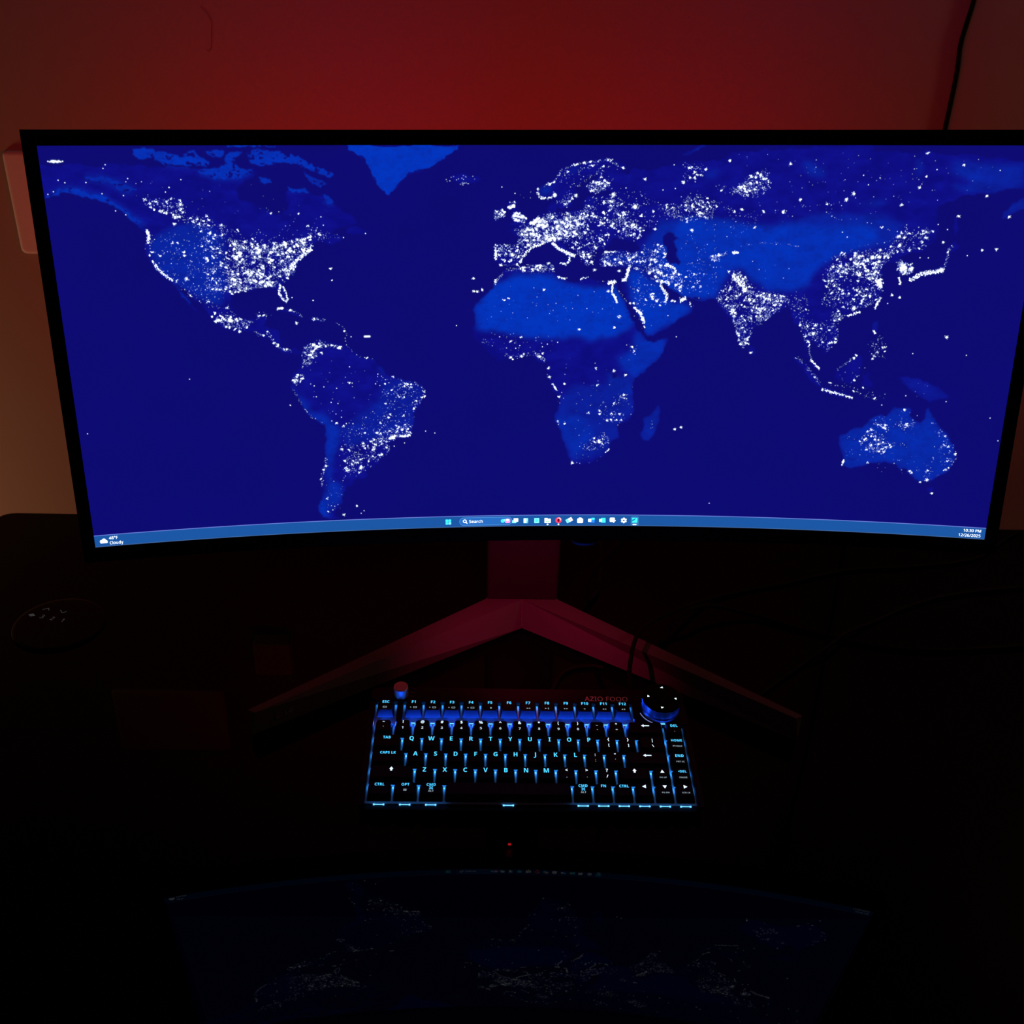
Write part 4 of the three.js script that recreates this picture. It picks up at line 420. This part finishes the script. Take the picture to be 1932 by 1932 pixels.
solo('wall_cable', tube([[0.47, 0.02, -0.4445], [0.478, 0.2, -0.4472], [0.484, 0.4, -0.4472], [0.4851, 0.4903, -0.4472], [0.4838, 0.5174, -0.4472], [0.4835, 0.5498, -0.4472], [0.4826, 0.5841, -0.4472], [0.4798, 0.6092, -0.4472], [0.4814, 0.6312, -0.4472], [0.4838, 0.6555, -0.4472], [0.4826, 0.6765, -0.4472], [0.484, 0.8, -0.4472], [0.47, 1.1, -0.4472], [0.475, 1.5, -0.4472], [0.475, 1.75, -0.4472]].map(([x, y, z]) => [x, D + y, z]), 0.0027, 160, 10), M.cable, 'black cable running up the wall above the monitor', 'cable');
solo('hair', tube([[-0.3761, 0.6237, -0.4496], [-0.3699, 0.6169, -0.4496], [-0.3659, 0.6101, -0.4496], [-0.3667, 0.5982, -0.4496], [-0.3691, 0.5818, -0.4496], [-0.3719, 0.5779, -0.4496], [-0.3751, 0.5806, -0.4496]].map(([x, y, z]) => [x, D + y, z]), 0.00016, 40, 5), M.cable, 'thin dark hair stuck to the red wall above the monitor', 'hair');

// ------------------------------------------------------------------ cables on the desk
const CG = 'cables behind the keyboard';
solo('keyboard_cable', tube(lift([[0.1017, 0.0245, -0.0045], [0.1017, 0.026, -0.0185], [0.1024, 0.030, -0.0295], [0.1049, 0.040, -0.0437], [0.1139, 0.0465, -0.0746], [0.1385, 0.036, -0.1198], [0.186, 0.016, -0.1779], [0.2253, 0.005, -0.2124], [0.2692, 0.0026, -0.2329], [0.327, 0.0026, -0.2523], [0.4179, 0.0026, -0.2855], [0.5049, 0.0026, -0.2968], [0.60, 0.0026, -0.32], [0.66, 0.0026, -0.37], [0.69, 0.0026, -0.392]]), 0.0024, 120), M.cable, 'black keyboard cable arching from the keyboard over the right foot of the stand', 'cable', CG);
solo('video_cable', tube(lift([[0.10, 0.30, -0.112], [0.115, 0.22, -0.125], [0.1165, 0.1557, -0.145], [0.0965, 0.1004, -0.17], [0.0776, 0.0553, -0.195], [0.0706, 0.0256, -0.2], [0.0721, 0.0095, -0.20], [0.085, 0.0037, -0.22], [0.10, 0.0037, -0.30], [0.10, 0.0037, -0.392]]), 0.0034, 90), M.cable, 'black video cable hanging from the back of the monitor beside the column', 'cable', CG);
solo('desk_cable', tube(lift([[0.152, 0.003, -0.125], [0.168, 0.012, -0.147], [0.19, 0.020, -0.1669], [0.2182, 0.016, -0.1809], [0.2703, 0.005, -0.1792], [0.3161, 0.003, -0.1581], [0.3497, 0.003, -0.1432], [0.3942, 0.003, -0.1257], [0.4655, 0.003, -0.1172], [0.60, 0.003, -0.13]]), 0.0028, 90), M.cable, 'black cable looping up off the desk behind the right foot of the stand', 'cable', CG);
solo('desk_cable', tube(lift([[0.2324, 0.0029, -0.02], [0.2435, 0.0029, -0.0315], [0.2805, 0.0029, -0.0654], [0.311, 0.0035, -0.0915], [0.3402, 0.0095, -0.1122], [0.372, 0.0085, -0.142], [0.4077, 0.0029, -0.1677], [0.4731, 0.0029, -0.2079], [0.5354, 0.0029, -0.2325], [0.68, 0.0029, -0.26]]), 0.0027, 90), M.cable, 'black cable lying straight across the desk to the right of the dial', 'cable', CG);
solo('desk_cable', tube(lift([[0.017, 0.0026, -0.022], [0.0218, 0.0026, -0.0354], [0.025, 0.0026, -0.0425], [0.035, 0.0026, -0.0653], [0.0503, 0.0026, -0.0768], [0.0711, 0.0026, -0.08], [0.082, 0.0026, -0.077]]), 0.0024, 50), M.cable, 'short black cable curving out between keyboard and stand', 'cable', CG);

// ------------------------------------------------------------------ control pad on the left of the desk
{
  const t = thing('control_pad', 'round black touch pad with dim arrow and number marks on the desk', 'control pad', [-0.5363, D, -0.1461]);
  part('body', new THREE.LatheGeometry([[0, 0.0038], [0.046, 0.0038], [0.0495, 0.0033], [0.0505, 0.0022], [0.0505, 0], [0, 0]].map((p) => new THREE.Vector2(...p)), 72), M.glossBlack, t);
  const dim = new THREE.MeshStandardMaterial({ color: 0x222222, emissive: 0xffffff, emissiveIntensity: 0.032 }); dim.name = 'touch_pad_backlight_led';
  const at = (g, x, z, a = -0.24) => { g.rotateX(-Math.PI / 2); g.rotateY(a); g.translate(x + 0.5363, 0.0038, z + 0.1461); part('mark', g, dim, t); };
  const glyph = (s) => { const g = new TextGeometry(s, { font: regFont, size: 0.0062, depth: 0.0002, curveSegments: 3 }); g.center(); return g; };
  const d = new THREE.CylinderGeometry(0.0036, 0.0036, 0.0002, 4); d.rotateX(Math.PI / 2); d.scale(1.25, 0.8, 1); at(d, -0.572, -0.1605);
  at(glyph('3'), -0.5589, -0.1577); at(glyph('2'), -0.5462, -0.1543); at(glyph('1'), -0.5337, -0.151);
  const chev = (s) => { const a = [[-0.004, -0.0022 * s], [0.001, 0.0022 * s], [0.004, -0.0018 * s]].map((p) => new THREE.Vector3(p[0], p[1], 0)); return new THREE.TubeGeometry(new THREE.CatmullRomCurve3(a, false, 'catmullrom', 0.1), 12, 0.0004, 5); };
  at(chev(1), -0.5594, -0.1725); at(chev(-1), -0.5395, -0.1677);
}

renderer.render(scene, camera);
